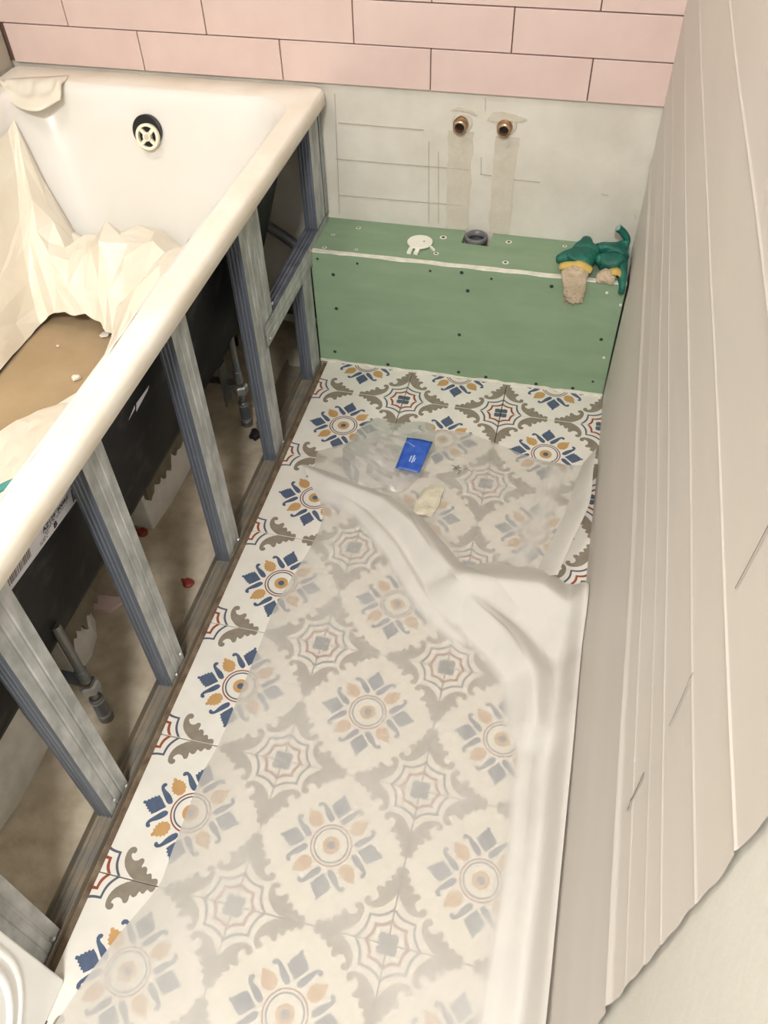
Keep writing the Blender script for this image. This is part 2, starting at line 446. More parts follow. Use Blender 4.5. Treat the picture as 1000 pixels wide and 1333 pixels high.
box('tile_bed', EDGE_L - 0.012, XR, YF, YBOX, ZS, ZS + 0.0015, 'bed', floor)

# ------------------------------------------------------------------ bathtub
def rrect(x0, x1, y0, y1, r, z, n=14):
    P = []
    for cx, cy, a0 in ((x1 - r, y1 - r, 0), (x0 + r, y1 - r, 90), (x0 + r, y0 + r, 180), (x1 - r, y0 + r, 270)):
        for k in range(n + 1):
            a = math.radians(a0 + 90 * k / n); P.append((cx + r * math.cos(a), cy + r * math.sin(a), z))
    return P
def loft(name, rings, m, parent, cap_last=False, smooth=True, midx=None):
    vs_ = []; fs = []; n = len(rings[0]); mi = []
    for R_ in rings: vs_ += R_
    for i in range(len(rings) - 1):
        for k in range(n):
            j = (k + 1) % n; fs.append((i * n + k, i * n + j, (i + 1) * n + j, (i + 1) * n + k)); mi.append(midx[i] if midx else 0)
    if cap_last: fs.append([(len(rings) - 1) * n + k for k in range(n)]); mi.append(midx[-1] if midx else 0)
    o = mobj(name, vs_, fs, m, parent, smooth, None, mi)
    return o
bath = empty('bathtub', (-0.56, -0.60, ZS), 'white built-in bathtub with black outer shell beside the metal stud frame', 'bathtub')
FR = -0.208
rings = [rrect(-0.899, FR - 0.006, -1.449, 0.241, 0.012, 0.541), rrect(-0.900, FR, -1.449, 0.2425, 0.014, 0.546), rrect(-0.900, FR, -1.449, 0.2425, 0.014, 0.566),
         rrect(-0.898, FR - 0.003, -1.447, 0.2405, 0.016, 0.5735), rrect(-0.895, FR - 0.008, -1.444, 0.2375, 0.018, 0.5765), rrect(-0.85, -0.249, -1.375, 0.176, 0.075, 0.5770),
         rrect(-0.842, -0.2565, -1.366, 0.169, 0.085, 0.5745), rrect(-0.836, -0.262, -1.358, 0.162, 0.09, 0.567), rrect(-0.832, -0.267, -1.350, 0.156, 0.095, 0.552),
         rrect(-0.812, -0.288, -1.30, 0.122, 0.11, 0.45), rrect(-0.795, -0.306, -1.25, 0.090, 0.12, 0.34), rrect(-0.782, -0.322, -1.21, 0.064, 0.125, 0.26),
         rrect(-0.768, -0.338, -1.18, 0.046, 0.125, 0.215), rrect(-0.745, -0.362, -1.15, 0.018, 0.12, 0.19), rrect(-0.70, -0.40, -1.08, -0.03, 0.11, 0.18)]
basin = loft('basin', rings, ['rim_film', 'enamel'], bath, True, True, [0] * 5 + [1] * 10)
loft('outer_shell', [rrect(-0.856, -0.2540, -1.40, 0.19, 0.06, 0.556), rrect(-0.850, -0.2565, -1.385, 0.180, 0.07, 0.53), rrect(-0.828, -0.286, -1.33, 0.140, 0.10, 0.39), rrect(-0.798, -0.322, -1.25, 0.085, 0.12, 0.23),
                     rrect(-0.788, -0.337, -1.22, 0.065, 0.12, 0.198), rrect(-0.76, -0.372, -1.17, 0.03, 0.12, 0.172), rrect(-0.70, -0.42, -1.08, -0.03, 0.11, 0.160)], ['shell'], bath, True)
# overflow: black hole ring and cream grille on the far slope
on_ = Vector((0, -0.954, 0.30)).normalized()
oc = Vector((-0.562, 0.1345, 0.508))
ov = axial('overflow_seal', oc - on_ * 0.004, on_, [(0, 0), (0, 0.031), (0.0085, 0.031), (0.0095, 0.029), (0.0095, 0.0)], 'black', bath, 36)
gp = oc + on_ * 0.010 + Vector((0.005, 0, -0.010))
bg = bmesh.new()
ga = Vector((1, 0, 0)); gb = on_.cross(ga).normalized()
def gpt(r, a, d): return gp + (ga * math.cos(a) + gb * math.sin(a)) * r + on_ * d
NS = 36
for (r0, r1, d0, d1) in ((0.0195, 0.025, 0.0, 0.008), (0.0, 0.0085, 0.0, 0.010)):
    rr = [[bg.verts.new(gpt(r, 2 * math.pi * k / NS, d)) for k in range(NS)] for r, d in ((max(r0, 1e-4), d0), (r1, d0), (r1, d1), (max(r0, 1e-4), d1))]
    for q in range(4):
        A, B = rr[q], rr[(q + 1) % 4]
        for k in range(NS): bg.faces.new((A[k], A[(k + 1) % NS], B[(k + 1) % NS], B[k]))
for s in range(4):
    a = math.radians(48 + 90 * s); t_ = Vector(ga * math.cos(a) + gb * math.sin(a)); n_ = on_.cross(t_)
    P = [gp + t_ * r + n_ * w_ + on_ * d for d in (0.001, 0.007) for r, w_ in ((0.007, -0.0035), (0.021, -0.0032), (0.021, 0.0032), (0.007, 0.0035))]
    v = [bg.verts.new(p) for p in P]
    for f in ((0, 1, 2, 3), (7, 6, 5, 4), (0, 4, 5, 1), (1, 5, 6, 2), (2, 6, 7, 3), (3, 7, 4, 0)): bg.faces.new([v[k] for k in f])
bm_obj('overflow_grille', bg, 'cream_plastic', bath)
axial('overflow_screw', gp + on_ * 0.010, on_, [(0, 0), (0, 0.005), (0.0012, 0.005), (0.0012, 0)], 'tape', bath, 16)

# shell plane for stickers
def shell_x(z): return -0.2565 + (z - 0.53) * (-0.286 + 0.2565) / (0.39 - 0.53)
def on_shell(y, z, d): return (shell_x(z) + d, y, z)
def shell_quad(name, pts, d, m, parent):
    vs_ = [on_shell(y, z, d) for y, z in pts] + [on_shell(y, z, d - 0.0004) for y, z in pts]
    n = len(pts)
    return mobj(name, vs_, [list(range(n)), list(range(n, 2 * n))[::-1]] + [(i, n + i, n + (i + 1) % n, (i + 1) % n) for i in range(n)], m, parent)
lab = shell_quad('label', [(-0.965, 0.444), (-0.752, 0.424), (-0.747, 0.515), (-0.963, 0.520)], 0.0008, 'label_paper', bath)
lab['label'] = 'white printed label with bold black code'
def shell_text(txt, y, z, size, parent, ang=-0.06):
    cu = bpy.data.curves.new('txt', 'FONT'); cu.body = txt; cu.size = size; cu.offset = size * 0.028; cu.resolution_u = 2
    to = bpy.data.objects.new('txt', cu); COL.objects.link(to)
    dg = bpy.context.evaluated_depsgraph_get(); dg.update()
    me = bpy.data.meshes.new_from_object(to.evaluated_get(dg))
    bpy.data.objects.remove(to); bpy.data.curves.remove(cu)
    c, s = math.cos(ang), math.sin(ang)
    V = []
    for v in me.vertices:
        a, b = v.co.x, v.co.y
        V.append(on_shell(y + a * c - b * s, z + a * s + b * c, 0.0014))
    F = [list(p.vertices) for p in me.polygons]; bpy.data.meshes.remove(me)
    return mobj('lettering', V, F, 'ink', parent)
shell_text('AZ129*300RE', -0.862, 0.4560, 0.0112, lab)
shell_text('B', -0.839, 0.4365, 0.0150, lab)
def bars(y0, y1, z0, z1, seed, m_='ink', n=16):
    rnd = random.Random(seed); b = bmesh.new(); y = y0
    while y < y1:
        wd = rnd.choice((0.0012, 0.0018, 0.0028)); 
        q = [b.verts.new(on_shell(a, c + (a + 0.85) * -0.06, 0.0013)) for a, c in ((y, z0), (min(y + wd, y1), z0), (min(y + wd, y1), z1), (y, z1))]; b.faces.new(q)
        y += wd + rnd.choice((0.0008, 0.0013, 0.002))
    bm_obj('barcode', b, m_, lab)
def fine_print(y0, y1, z, h, seed):
    rnd = random.Random(seed); b = bmesh.new(); y = y0      # print too small to read: short strokes
    while y < y1:
        wd = rnd.choice((0.0012, 0.0018)); dz = -0.06 * (y - y0) + rnd.uniform(0, h * 0.3)
        b.faces.new([b.verts.new(on_shell(p, q, 0.0013)) for p, q in ((y, z + dz), (y + wd, z + dz), (y + wd, z + dz + h * 0.7), (y, z + dz + h * 0.7))])
        y += wd + rnd.choice((0.0009, 0.0012, 0.003))
    bm_obj('fine_print', b, 'ink', lab)
fine_print(-0.859, -0.80, 0.4500, 0.0036, 1); fine_print(-0.872, -0.852, 0.4455, 0.003, 2); fine_print(-0.872, -0.856, 0.4410, 0.003, 3)
bars(-0.955, -0.892, 0.446, 0.505, 3, 'barcode_grey'); bars(-0.788, -0.760, 0.436, 0.462, 5)
shell_quad('sticker', [(-0.588, 0.421), (-0.547, 0.428), (-0.541, 0.4335), (-0.586, 0.436)], 0.0009, 'label_paper', bath)
shell_quad('sticker', [(-0.614, 0.427), (-0.592, 0.430), (-0.592, 0.437)], 0.0009, 'label_paper', bath)
# adjustable legs
def bath_leg(x, y, top, plate):
    r = bpy.data.objects.new('support_leg', None); COL.objects.link(r); r.location = (x, y, ZS); place(r, bath)
    axial('foot', (x, y, ZS), (0, 0, 1), [(0, 0), (0, 0.0125), (0.014, 0.0125), (0.016, 0.0110), (0.066, 0.0110), (0.068, 0.009), (0.068, 0)], 'leg_steel', r, 20)
    for dz in (0.017, 0.058):
        axial('ring', (x, y, ZS + dz), (0, 0, 1), [(0, 0.0108), (0, 0.0122), (0.004, 0.0122), (0.004, 0.0108)], 'bolt', r, 20)
    axial('threaded_rod', (x, y, ZS + 0.066), (0, 0, 1), [(0, 0)] + [(0.002 * k, 0.0058 if k % 2 else 0.0066) for k in range(int((top - 0.066) / 0.002))] + [(top - 0.066, 0)], 'leg_steel', r, 12)
    axial('nut', (x, y, ZS + 0.092), (0, 0, 1), [(0, 0), (0, 0.015), (0.006, 0.017), (0.018, 0.017), (0.022, 0.014), (0.022, 0)], 'bolt', r, 6)
    axial('sleeve', (x, y, ZS + 0.120), (0, 0, 1), [(0, 0), (0, 0.0095), (0.03, 0.0095), (0.032, 0.0075), (top - 0.12, 0.0075), (top - 0.12, 0)], 'leg_steel', r, 16)
    box('bracket', x - 0.11, x + 0.010, y - 0.010, y + 0.010, ZS + 0.114, ZS + 0.118, 'leg_steel', r)
    if plate: box('bracket', x - 0.034, x - 0.030, y - 0.018, y + 0.014, ZS + 0.060, ZS + 0.165, 'leg_steel', r)
bath_leg(-0.314, -0.880, 0.272, False); bath_leg(-0.328, -0.142, 0.24, True)

# ------------------------------------------------------------------ metal stud frame
frame = empty('metal_frame', (-0.238, -0.50, ZS), 'galvanised metal stud frame standing along the open side of the bathtub', 'stud frame')
def thick(P, t):
    """closed thin-walled outline from an open polyline"""
    n = len(P); nor = []
    for i in range(n):
        a = P[max(i - 1, 0)]; b = P[min(i + 1, n - 1)]
        dx, dy = b[0] - a[0], b[1] - a[1]; L = math.hypot(dx, dy); nor.append((-dy / L, dx / L))
    return P + [(P[i][0] + nor[i][0] * t, P[i][1] + nor[i][1] * t) for i in range(n - 1, -1, -1)]
def cprof(wd, dp, lip=0.005):
    """C profile: web at u=0 across v 0..wd, ribbed flanges going to u=-dp"""
    fl = [(-dp, lip), (-dp, 0)]
    k = 3
    for i in range(k):
        a = -dp + 0.003 + (dp - 0.006) * i / k; s = (dp - 0.006) / k
        fl += [(a + 0.1 * s, 0.0), (a + 0.3 * s, 0.0014), (a + 0.6 * s, 0.0014), (a + 0.8 * s, 0.0)]
    fl.append((0, 0))
    web = [(0, wd * 0.30), (-0.0010, wd * 0.33), (-0.0010, wd * 0.37), (0, wd * 0.40), (0, wd * 0.60), (-0.0010, wd * 0.63), (-0.0010, wd * 0.67), (0, wd * 0.70)]
    return fl + web + [(u, wd - v) for u, v in fl[::-1]]
def profile_obj(name, prof, axis, p0, L, parent, split=0.0005):
    """prof in (x offset, other offset); axis 'z': other=y; axis 'y': other=z"""
    P = thick(prof, -0.0008)
    n = len(P); V = []
    for d in (0, L):
        for u, v in P:
            V.append((p0[0] + u, p0[1] + v, p0[2] + d) if axis == 'z' else (p0[0] + u, p0[1] + d, p0[2] + v))
    F = [(i, (i + 1) % n, n + (i + 1) % n, n + i) for i in range(n)]
    h = n // 2
    for e in range(h - 1):
        F.append((e, e + 1, n - 2 - e, n - 1 - e)); F.append((n + e, n + n - 1 - e, n + n - 2 - e, n + e + 1))
    o = mobj(name, V, F, ['galv', 'galv_shaded'], parent)
    mi = [1 if abs(p.normal.x) < 0.75 else 0 for p in o.data.polygons]  # web gets the lit metal colour, faces turned aside the shaded one
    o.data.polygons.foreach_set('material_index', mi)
    return o
SX = -0.2255
for y0, wd, z0, z1 in ((-1.252, 0.052, ZS + 0.001, 0.54), (-1.036, 0.054, ZS + 0.001, 0.54), (-0.804, 0.052, ZS + 0.001, 0.54), (-0.526, 0.052, ZS + 0.001, 0.54), (-0.244, 0.052, ZS + 0.001, 0.54),
                       (-0.191, 0.042, 0.309, 0.54), (0.032, 0.058, ZS + 0.001, 0.26), (0.163, 0.058, 0.309, 0.54)):
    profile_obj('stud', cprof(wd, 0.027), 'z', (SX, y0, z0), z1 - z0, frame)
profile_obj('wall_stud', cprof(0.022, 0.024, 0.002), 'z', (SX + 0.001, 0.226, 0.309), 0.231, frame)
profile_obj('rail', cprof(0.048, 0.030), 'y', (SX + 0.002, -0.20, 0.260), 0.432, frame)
# floor track: U with upstanding flanges
tp = [(0.0, 0.016), (0.0, 0.0), (-0.006, 0.0), (-0.008, 0.0015), (-0.012, 0.0015), (-0.014, 0), (-0.018, 0), (-0.020, 0.0015), (-0.024, 0.0015), (-0.026, 0), (-0.031, 0), (-0.031, 0.016)]
tv = thick(tp, 0.0009); n = len(tv); V = []
for y in (-1.449, 0.09):
    for u, v_ in tv: V.append((-0.2222 + u, y, ZS + 0.001 + v_))
mobj('floor_track', V, [(i, (i + 1) % n, n + (i + 1) % n, n + i) for i in range(n)], 'galv_track', frame)
for y, z in ((-1.02, 0.03), (-0.99, 0.012), (-0.79, 0.014), (-0.762, 0.035), (-0.485, 0.014), (-0.203, 0.014), (-0.185, 0.272), (0.09, 0.30), (-1.215, 0.02), (-0.152, 0.33)):
    axial('screw', (-0.2213, y, z), (1, 0, 0), [(0, 0), (0, 0.0035), (0.0018, 0.0028), (0.0022, 0)], 'bolt', frame, 10)

# ------------------------------------------------------------------ things under the bath
def block(name, x0, x1, y0, y1, z1, label, seed, cut=0.0, clean=False, grp='aerated concrete support blocks under the bathtub'):
    e = empty(name, ((x0 + x1) / 2, (y0 + y1) / 2, ZS), label, 'block', grp)
    rnd = random.Random(seed)
    P = [(x0, y0), (x1 - 0.006, y0 - 0.004), (x1, lerp(y0, y1, 0.35)), (x1 - cut * 0.3, lerp(y0, y1, 0.7)), (x1 - cut, y1), (x0, y1 + 0.003)]
    b = bmesh.new(); lo = [b.verts.new((x, y, ZS)) for x, y in P]; hi = [b.verts.new((x - (0.003 if x > (x0 + x1) / 2 else 0), y, z1 + rnd.uniform(-0.003, 0.003))) for x, y in P]
    b.faces.new(lo); b.faces.new(hi)
    for i in range(len(P)): b.faces.new((lo[i], lo[(i + 1) % len(P)], hi[(i + 1) % len(P)], hi[i]))
    bmesh.ops.bevel(b, geom=list(b.edges), offset=0.002, segments=1, affect='EDGES')
    bm_obj('block_body', b, 'aerated', e)
    if clean: return e
    Q = []
    for k in range(33):
        Q.append((lerp(y0 + 0.003, y1 - 0.004, k / 32), z1 - (0.062 + 0.034 * noise.noise(Vector((k * 0.27, seed, 0))) + 0.006 * noise.noise(Vector((k * 0.6, seed, 5))))))
    Q += [(y1 - 0.004, z1 + 0.001), (y0 + 0.003, z1 + 0.001)]
    prism('mortar_smear', Q, 'x', x1 - 0.01, x1 + 0.0022, 'smear', e)
    R_ = [(x0 + 0.01, y0 + 0.002)] + [(x1 - 0.006 + 0.010 * noise.noise(Vector((k * 0.3, seed, 8))), lerp(y0 + 0.004, y1 - 0.004, k / 20)) for k in range(21)] + [(x0 + 0.01, y1)]
    prism('mortar_bed', R_, 'z', z1 - 0.004, z1 + 0.016, 'smear', e)
    return e
block('aerated_block', -0.50, -0.400, -0.475, -0.285, 0.135, 'long white aerated block smeared with ragged mortar, farthest of the three under the bathtub', 3)
block('aerated_block', -0.50, -0.392, -0.815, -0.705, 0.132, 'white aerated block with a chipped rounded corner next to the near bath leg', 5, 0.03)
block('aerated_block', -0.53, -0.382, -1.10, -0.950, 0.140, 'clean white aerated block standing nearest the camera under the bathtub', 9, 0.0, True)
o = prism('tile_offcut', [(-0.452, -0.690), (-0.436, -0.655), (-0.382, -0.650), (-0.402, -0.684)], 'z', ZS, ZS + 0.008, 'pink')
tag(o, 'broken pink tile offcut lying on the concrete beside the chipped block', 'tile offcut')
def cap(x, y, label, rz):
    e = empty('levelling_cap', (x, y, ZS), label, 'plastic cap', 'red tile levelling caps')
    axial('cap_disc', (x, y, ZS), (0, 0, 1), [(0, 0), (0, 0.0105), (0.003, 0.0105), (0.006, 0.007), (0.011, 0.006), (0.011, 0)], 'red_plastic', e, 14)
    box('cap_wing', x - 0.012, x + 0.012, y - 0.0015, y + 0.0015, ZS + 0.003, ZS + 0.012, 'red_plastic', e)
cap(-0.424, -0.492, 'red plastic cap on the concrete at the near end of the long block', 0)
cap(-0.2865, -0.590, 'red plastic cap alone on the concrete close to the floor track', 1)
e = empty('drain_trap', (-0.50, 0.10, ZS), 'black drain trap and hose in the dark corner under the bathtub', 'drain trap')
axial('trap_body', (-0.46, 0.13, 0.06), (0, 0, 1), [(0, 0), (0, 0.035), (0.07, 0.035), (0.075, 0.028), (0.10, 0.026), (0.10, 0)], 'rubber', e, 20, True)
tube('waste_pipe', catmull([(-0.46, 0.13, 0.11), (-0.38, 0.16, 0.10), (-0.30, 0.18, 0.09), (-0.215, 0.185, 0.08)], 8), 0.02, 'rubber', e)
tube('overflow_hose', catmull([(-0.56, 0.18, 0.49), (-0.52, 0.205, 0.40), (-0.40, 0.215, 0.30), (-0.30, 0.212, 0.235), (-0.262, 0.20, 0.20)], 8), 0.012, 'grey_plastic', e)
box('trap_label', -0.424, -0.4235, 0.105, 0.145, 0.075, 0.105, 'label_paper', e)
tube('trap_stand', [(-0.46, 0.13, ZS), (-0.46, 0.13, 0.065)], 0.012, 'rubber', e)
e = empty('knob', (-0.296, -0.178, ZS), 'small black plastic knob on the concrete behind a stud', 'knob')
axial('knob_body', (-0.296, -0.178, ZS), (0, 0, 1), [(0, 0), (0, 0.011), (0.010, 0.011), (0.012, 0.007), (0.020, 0.007), (0.022, 0.0)], 'black', e, 8)
for k in range(5):
    a = k * 1.2566; box('lobe', -0.296 + 0.010 * math.cos(a) - 0.003, -0.296 + 0.010 * math.cos(a) + 0.003, -0.178 + 0.010 * math.sin(a) - 0.003, -0.178 + 0.010 * math.sin(a) + 0.003, ZS, ZS + 0.009, 'black', e)
o = prism('profile_offcut', [(-0.300, ZS), (-0.256, ZS), (-0.256, ZS + 0.022), (-0.2575, ZS + 0.022), (-0.2575, ZS + 0.003), (-0.2985, ZS + 0.003), (-0.2985, ZS + 0.022), (-0.300, ZS + 0.022)], 'y', -0.155, 0.075, 'galv_track')
tag(o, 'dark metal profile offcut lying on the floor inside the far bay', 'metal profile')

# ------------------------------------------------------------------ green plasterboard box
BX0, BX1, ZT = -0.226, 0.4395, 0.290
pb = empty('plasterboard_box', (0.107, 0.176, 0.0), 'pale green plasterboard pipe box standing against the far wall', 'boxing')
jag = random.Random(11)
P = [(lerp(BX0, BX1, k / 40), (0.002 + jag.uniform(0, 0.004)) * (1 if k < 36 else 0.6)) for k in range(41)] + [(lerp(BX1, BX0, k / 30), ZT - jag.uniform(0, 0.0022)) for k in range(31)]
fb = prism('front_board', P, 'y', YBOX, YBOX + 0.0125, ['gypsum_green', 'gypsum'], pb)
fb.data.polygons.foreach_set('material_index', [0 if abs(p.normal.y) > 0.9 else 1 for p in fb.data.polygons])
strip = []
for k in range(31): strip.append((lerp(BX0, BX1, k / 30), YBOX + 0.0012 + jag.uniform(0, 0.0008)))
for k in range(31): strip.append((lerp(BX1, BX0, k / 30), YBOX + 0.0125 + jag.uniform(-0.001, 0.001)))
prism('board_edge', strip, 'z', ZT - 0.003, ZT + 0.0008, 'gypsum', pb)
tb = prism('top_board', [(BX0, YBOX + 0.013), (BX1, YBOX + 0.013), (BX1, YB - 0.001), (0.148, YB - 0.001), (0.146, 0.196), (0.086, 0.200), (0.088, YB - 0.001), (BX0, YB - 0.001)], 'z', ZT - 0.0125, ZT, ['gypsum_green', 'gypsum'], pb)
tb.data.polygons.foreach_set('material_index', [0 if abs(p.normal.z) > 0.9 else 1 for p in tb.data.polygons])
rb = [(lerp(BX0, BX1, k / 36), 0.004 + jag.uniform(0, 0.004)) for k in range(37)] + [(BX1, 0), (BX0, 0)]
prism('filler_bead', rb, 'y', YBOX - 0.003 , YBOX + 0.002, 'gypsum', pb)
for x, z in [(-0.211, 0.274), (-0.122, 0.273), (0.037, 0.274), (-0.178, 0.239), (-0.177, 0.152), (0.104, 0.278), (0.167, 0.271), (0.119, 0.236), (0.292, 0.2686), (0.106, 0.121), (0.412, 0.153), (-0.189, 0.030), (-0.060, 0.012), (0.109, 0.016), (0.173, 0.012), (0.413, 0.038), (0.289, 0.011), (0.372, 0.012)]:
    r = 0.0042 if random.random() > 0.25 else 0.003
    axial('screw', (x, YBOX, z), (0, -1, 0), [(0, 0), (0, r), (0.0006, r * 0.9), (0.0006, r * 0.45), (0.0001, r * 0.3), (0.0001, 0)], 'screw_dark', pb, 10)
for x, z in [(0.404, 0.268), (0.436, 0.243), (0.4255, 0.107)]:
    axial('screw', (x, YBOX, z), (0, -1, 0), [(0, 0), (0, 0.0032), (0.0008, 0.003), (0.0008, 0)], 'gypsum', pb, 10)
for x, y, r in [(-0.148, 0.218, 0.0055), (0.044, 0.214, 0.008), (0.186, 0.222, 0.007), (0.305, 0.228, 0.005), (0.190, 0.140, 0.007), (0.041, 0.147, 0.006), (-0.196, 0.18, 0.0045), (-0.20, 0.125, 0.005), (-0.13, 0.13, 0.004)]:
    s_ = axial('screw', (x, y, ZT), (0, 0, 1), [(0, 0), (0, r), (0.0005, r * 0.9), (0.0005, 0)], 'gypsum', pb, 12)
    axial('screw_head', (x, y, ZT + 0.0004), (0, 0, 1), [(0, 0), (0, r * 0.5), (0.0004, r * 0.45), (0.0004, 0)], 'screw_dark', s_, 8)
# drain socket
e = empty('drain_socket', (0.115, 0.222, 0.26), 'grey drain pipe socket in a square cutout of the green box', 'drain pipe')
axial('socket', (0.115, 0.222, 0.20), (0, 0, 1), [(0, 0.021), (0.086, 0.021), (0.088, 0.0245), (0.097, 0.0245), (0.0985, 0.0225), (0.097, 0.0185), (0.085, 0.017), (0.0, 0.017)], 'grey_plastic', e, 32, True)
axial('seal_ring', (0.115, 0.222, 0.283), (0, 0, 1), [(0, 0.0175), (0.003, 0.0145), (0.006, 0.0175)], 'rubber', e, 32)
axial('pipe_inside', (0.115, 0.222, 0.235), (0, 0, 1), [(0, 0), (0, 0.017), (0.03, 0.017)], 'black', e, 24)
box('pipe_support', 0.09, 0.14, 0.205, 0.245, 0.0, 0.21, 'black', e)
# white cap disc with prongs
cx, cy = 0.0, 0.1765
e = empty('flange_cap', (cx, cy, ZT), 'cream plastic disc with two prongs lying on top of the green box', 'plastic cap')
axial('disc', (cx, cy, ZT + 0.003), (0, 0.02, 1), [(0, 0), (0, 0.026), (0.0015, 0.0275), (0.0035, 0.0275), (0.0045, 0.0265), (0.0040, 0.007), (0.0052, 0.006), (0.0052, 0)], 'white_plastic', e, 36)
for x0, x1 in ((-0.019, -0.010), (-0.004, 0.005)):
    prism('prong', [(cx + x0, cy - 0.022), (cx + x1, cy - 0.024), (cx + x1 - 0.001, cy - 0.046), (cx + x0 - 0.001, cy - 0.044)], 'z', ZT + 0.001, ZT + 0.005, 'white_plastic', e)
prism('tab', [(cx + 0.022, cy - 0.010), (cx + 0.026, cy - 0.006), (cx + 0.037, cy - 0.020), (cx + 0.033, cy - 0.022)], 'z', ZT, ZT + 0.004, 'white_plastic', e)
axial('dimple', (cx + 0.009, cy + 0.001, ZT + 0.0066), (0, 0, 1), [(0, 0), (0, 0.002), (0.0012, 0.002), (0.0012, 0)], 'barcode_grey', e, 10)

# copper water outlets
def outlet(x, z, label):
    e = empty('pipe_outlet', (x, YB, z), label, 'pipe fitting', 'brass water outlets in the plaster wall')
    axial('socket', (x, YB, z), (0, -1, -0.06), [(-0.004, 0.0155), (0.004, 0.0155), (0.004, 0.0135), (0.017, 0.0135), (0.018, 0.012), (0.018, 0.0098), (0.004, 0.0095)], 'brass', e, 24)
    axial('bore', (x, YB - 0.003, z), (0, -1, 0), [(0, 0), (0, 0.0098), (0.003, 0.0098)], 'bore', e, 20)
    axial('plaster_collar', (x + 0.003, YB, z + 0.003), (0, -1, 0), [(0, 0.021), (0.002, 0.0195), (0.003, 0.015)], 'mortar', e, 14)
outlet(0.066, 0.519, 'brass water outlet on the bath side of the plaster wall')
outlet(0.154, 0.520, 'brass water outlet on the glove side of the plaster wall')

# ------------------------------------------------------------------ gloves
def skin_mesh(verts, edges, radii, sub=2):
    me = bpy.data.meshes.new('skin'); me.from_pydata(verts, edges, []); me.update()
    o = bpy.data.objects.new('skin', me); COL.objects.link(o)
    md = o.modifiers.new('s', 'SKIN'); md.use_smooth_shade = True
    for i, r in enumerate(radii):
        me.skin_vertices[0].data[i].radius = (r, r) if not isinstance(r, tuple) else r
    me.skin_vertices[0].data[0].use_root = True
    sb = o.modifiers.new('ss', 'SUBSURF'); sb.levels = sub; sb.render_levels = sub
    dg = bpy.context.evaluated_depsgraph_get(); dg.update()
    out = bpy.data.meshes.new_from_object(o.evaluated_get(dg))
    bpy.data.objects.remove(o)
    V = [tuple(v.co) for v in out.vertices]; F = [list(p.vertices) for p in out.polygons]
    return V, F
def wrinkle(V, s=45, a=0.004):
    r = []
    for v in V:
        n_ = noise.noise_vector(Vector(v) * s); r.append((v[0] + n_.x * a, v[1] + n_.y * a, max(v[2] + n_.z * a, 0.2915) if v[1] > YBOX else v[2]))
    return r
def clampx(V): return [(min(v[0], 0.437), v[1], v[2]) for v in V]
g1 = empty('work_glove', (0.335, 0.15, ZT), 'green coated work glove with a beige knit cuff hanging over the box edge', 'glove', 'green work gloves on the box')
# root first: wrist, then palm, fingers
V = [(0.336, 0.122, 0.306), (0.345, 0.150, 0.312), (0.352, 0.172, 0.316), (0.322, 0.150, 0.312), (0.303, 0.141, 0.312), (0.291, 0.135, 0.314), (0.350, 0.195, 0.322), (0.345, 0.212, 0.327), (0.368, 0.180, 0.316), (0.382, 0.196, 0.312), (0.332, 0.178, 0.308), (0.318, 0.190, 0.302)]
Ed = [(0, 1), (1, 2), (1, 3), (3, 4), (4, 5), (2, 6), (6, 7), (2, 8), (8, 9), (2, 10), (10, 11)]
Rd = [(0.030, 0.018), (0.034, 0.024), (0.030, 0.022), (0.018, 0.016), (0.012, 0.012), 0.0095, 0.013, 0.010, 0.014, 0.011, 0.013, 0.010]
V2, F2 = skin_mesh(V, Ed, Rd); mobj('glove_body', wrinkle(V2), F2, 'glove_green', g1, True)
# cuff band and knit: bent strip over the edge
def strip_mesh(name, path, widths, m_, parent, thickn=0.003, wob=0.003, seed=0, nu=16):
    """path of (x,y,z) centre points, widths along x"""
    V = []; F = []; n = len(path)
    for i, (p, wd) in enumerate(zip(path, widths)):
        for k in range(nu + 1):
            u = k / nu - 0.5
            nz = noise.noise_vector(Vector((u * 5 + seed, i * 0.35, seed)))
            bulge = 0.010 * (1 - 4 * u * u)
            V.append((p[0] + u * wd + nz.x * wob, p[1] - bulge * (0.5 if p[2] < ZT else 0.2) + nz.y * wob * (0.4 if p[2] < ZT else 1), p[2] + (bulge if p[2] > ZT + 0.004 else 0) + nz.z * wob))
    for i in range(n - 1):
        for k in range(nu):
            a = i * (nu + 1) + k; F.append((a, a + 1, a + nu + 2, a + nu + 1))
    o = mobj(name, V, F, m_, parent, True)
    md = o.modifiers.new('t', 'SOLIDIFY'); md.thickness = thickn; md.offset = 1
    return o
strip_mesh('cuff_band', [(0.336, 0.117, 0.315), (0.335, 0.110, 0.313), (0.334, 0.105, 0.308)], [0.066, 0.066, 0.062], 'glove_yellow', g1, 0.003, 0.004, 2)
strip_mesh('knit_cuff', catmull([(0.334, 0.108, 0.3085), (0.334, 0.098, 0.303), (0.336, 0.094, 0.285), (0.339, 0.095, 0.262), (0.342, 0.095, 0.243)], 5), [lerp(0.058, 0.036, k / 20) for k in range(21)], 'knit', g1, 0.004, 0.004, 5)
fr_ = bmesh.new()
rr = random.Random(4)
for k in range(22):
    x = 0.318 + rr.uniform(0, 0.03); z = 0.25 + rr.uniform(-0.008, 0.012); pts = [(x, 0.097, z)]
    for q in range(4): pts.append((pts[-1][0] + rr.uniform(-0.006, 0.004), 0.097 + rr.uniform(-0.003, 0.002), pts[-1][2] - rr.uniform(0.0, 0.005)))
    tube_bm(pts, 0.0004, 4, fr_)
fo = bm_obj('loose_threads', fr_, 'knit', g1); fo['kind'] = 'stuff'
g2 = empty('work_glove', (0.405, 0.16, ZT), 'green coated work glove in the corner with one finger pointing up', 'glove', 'green work gloves on the box')
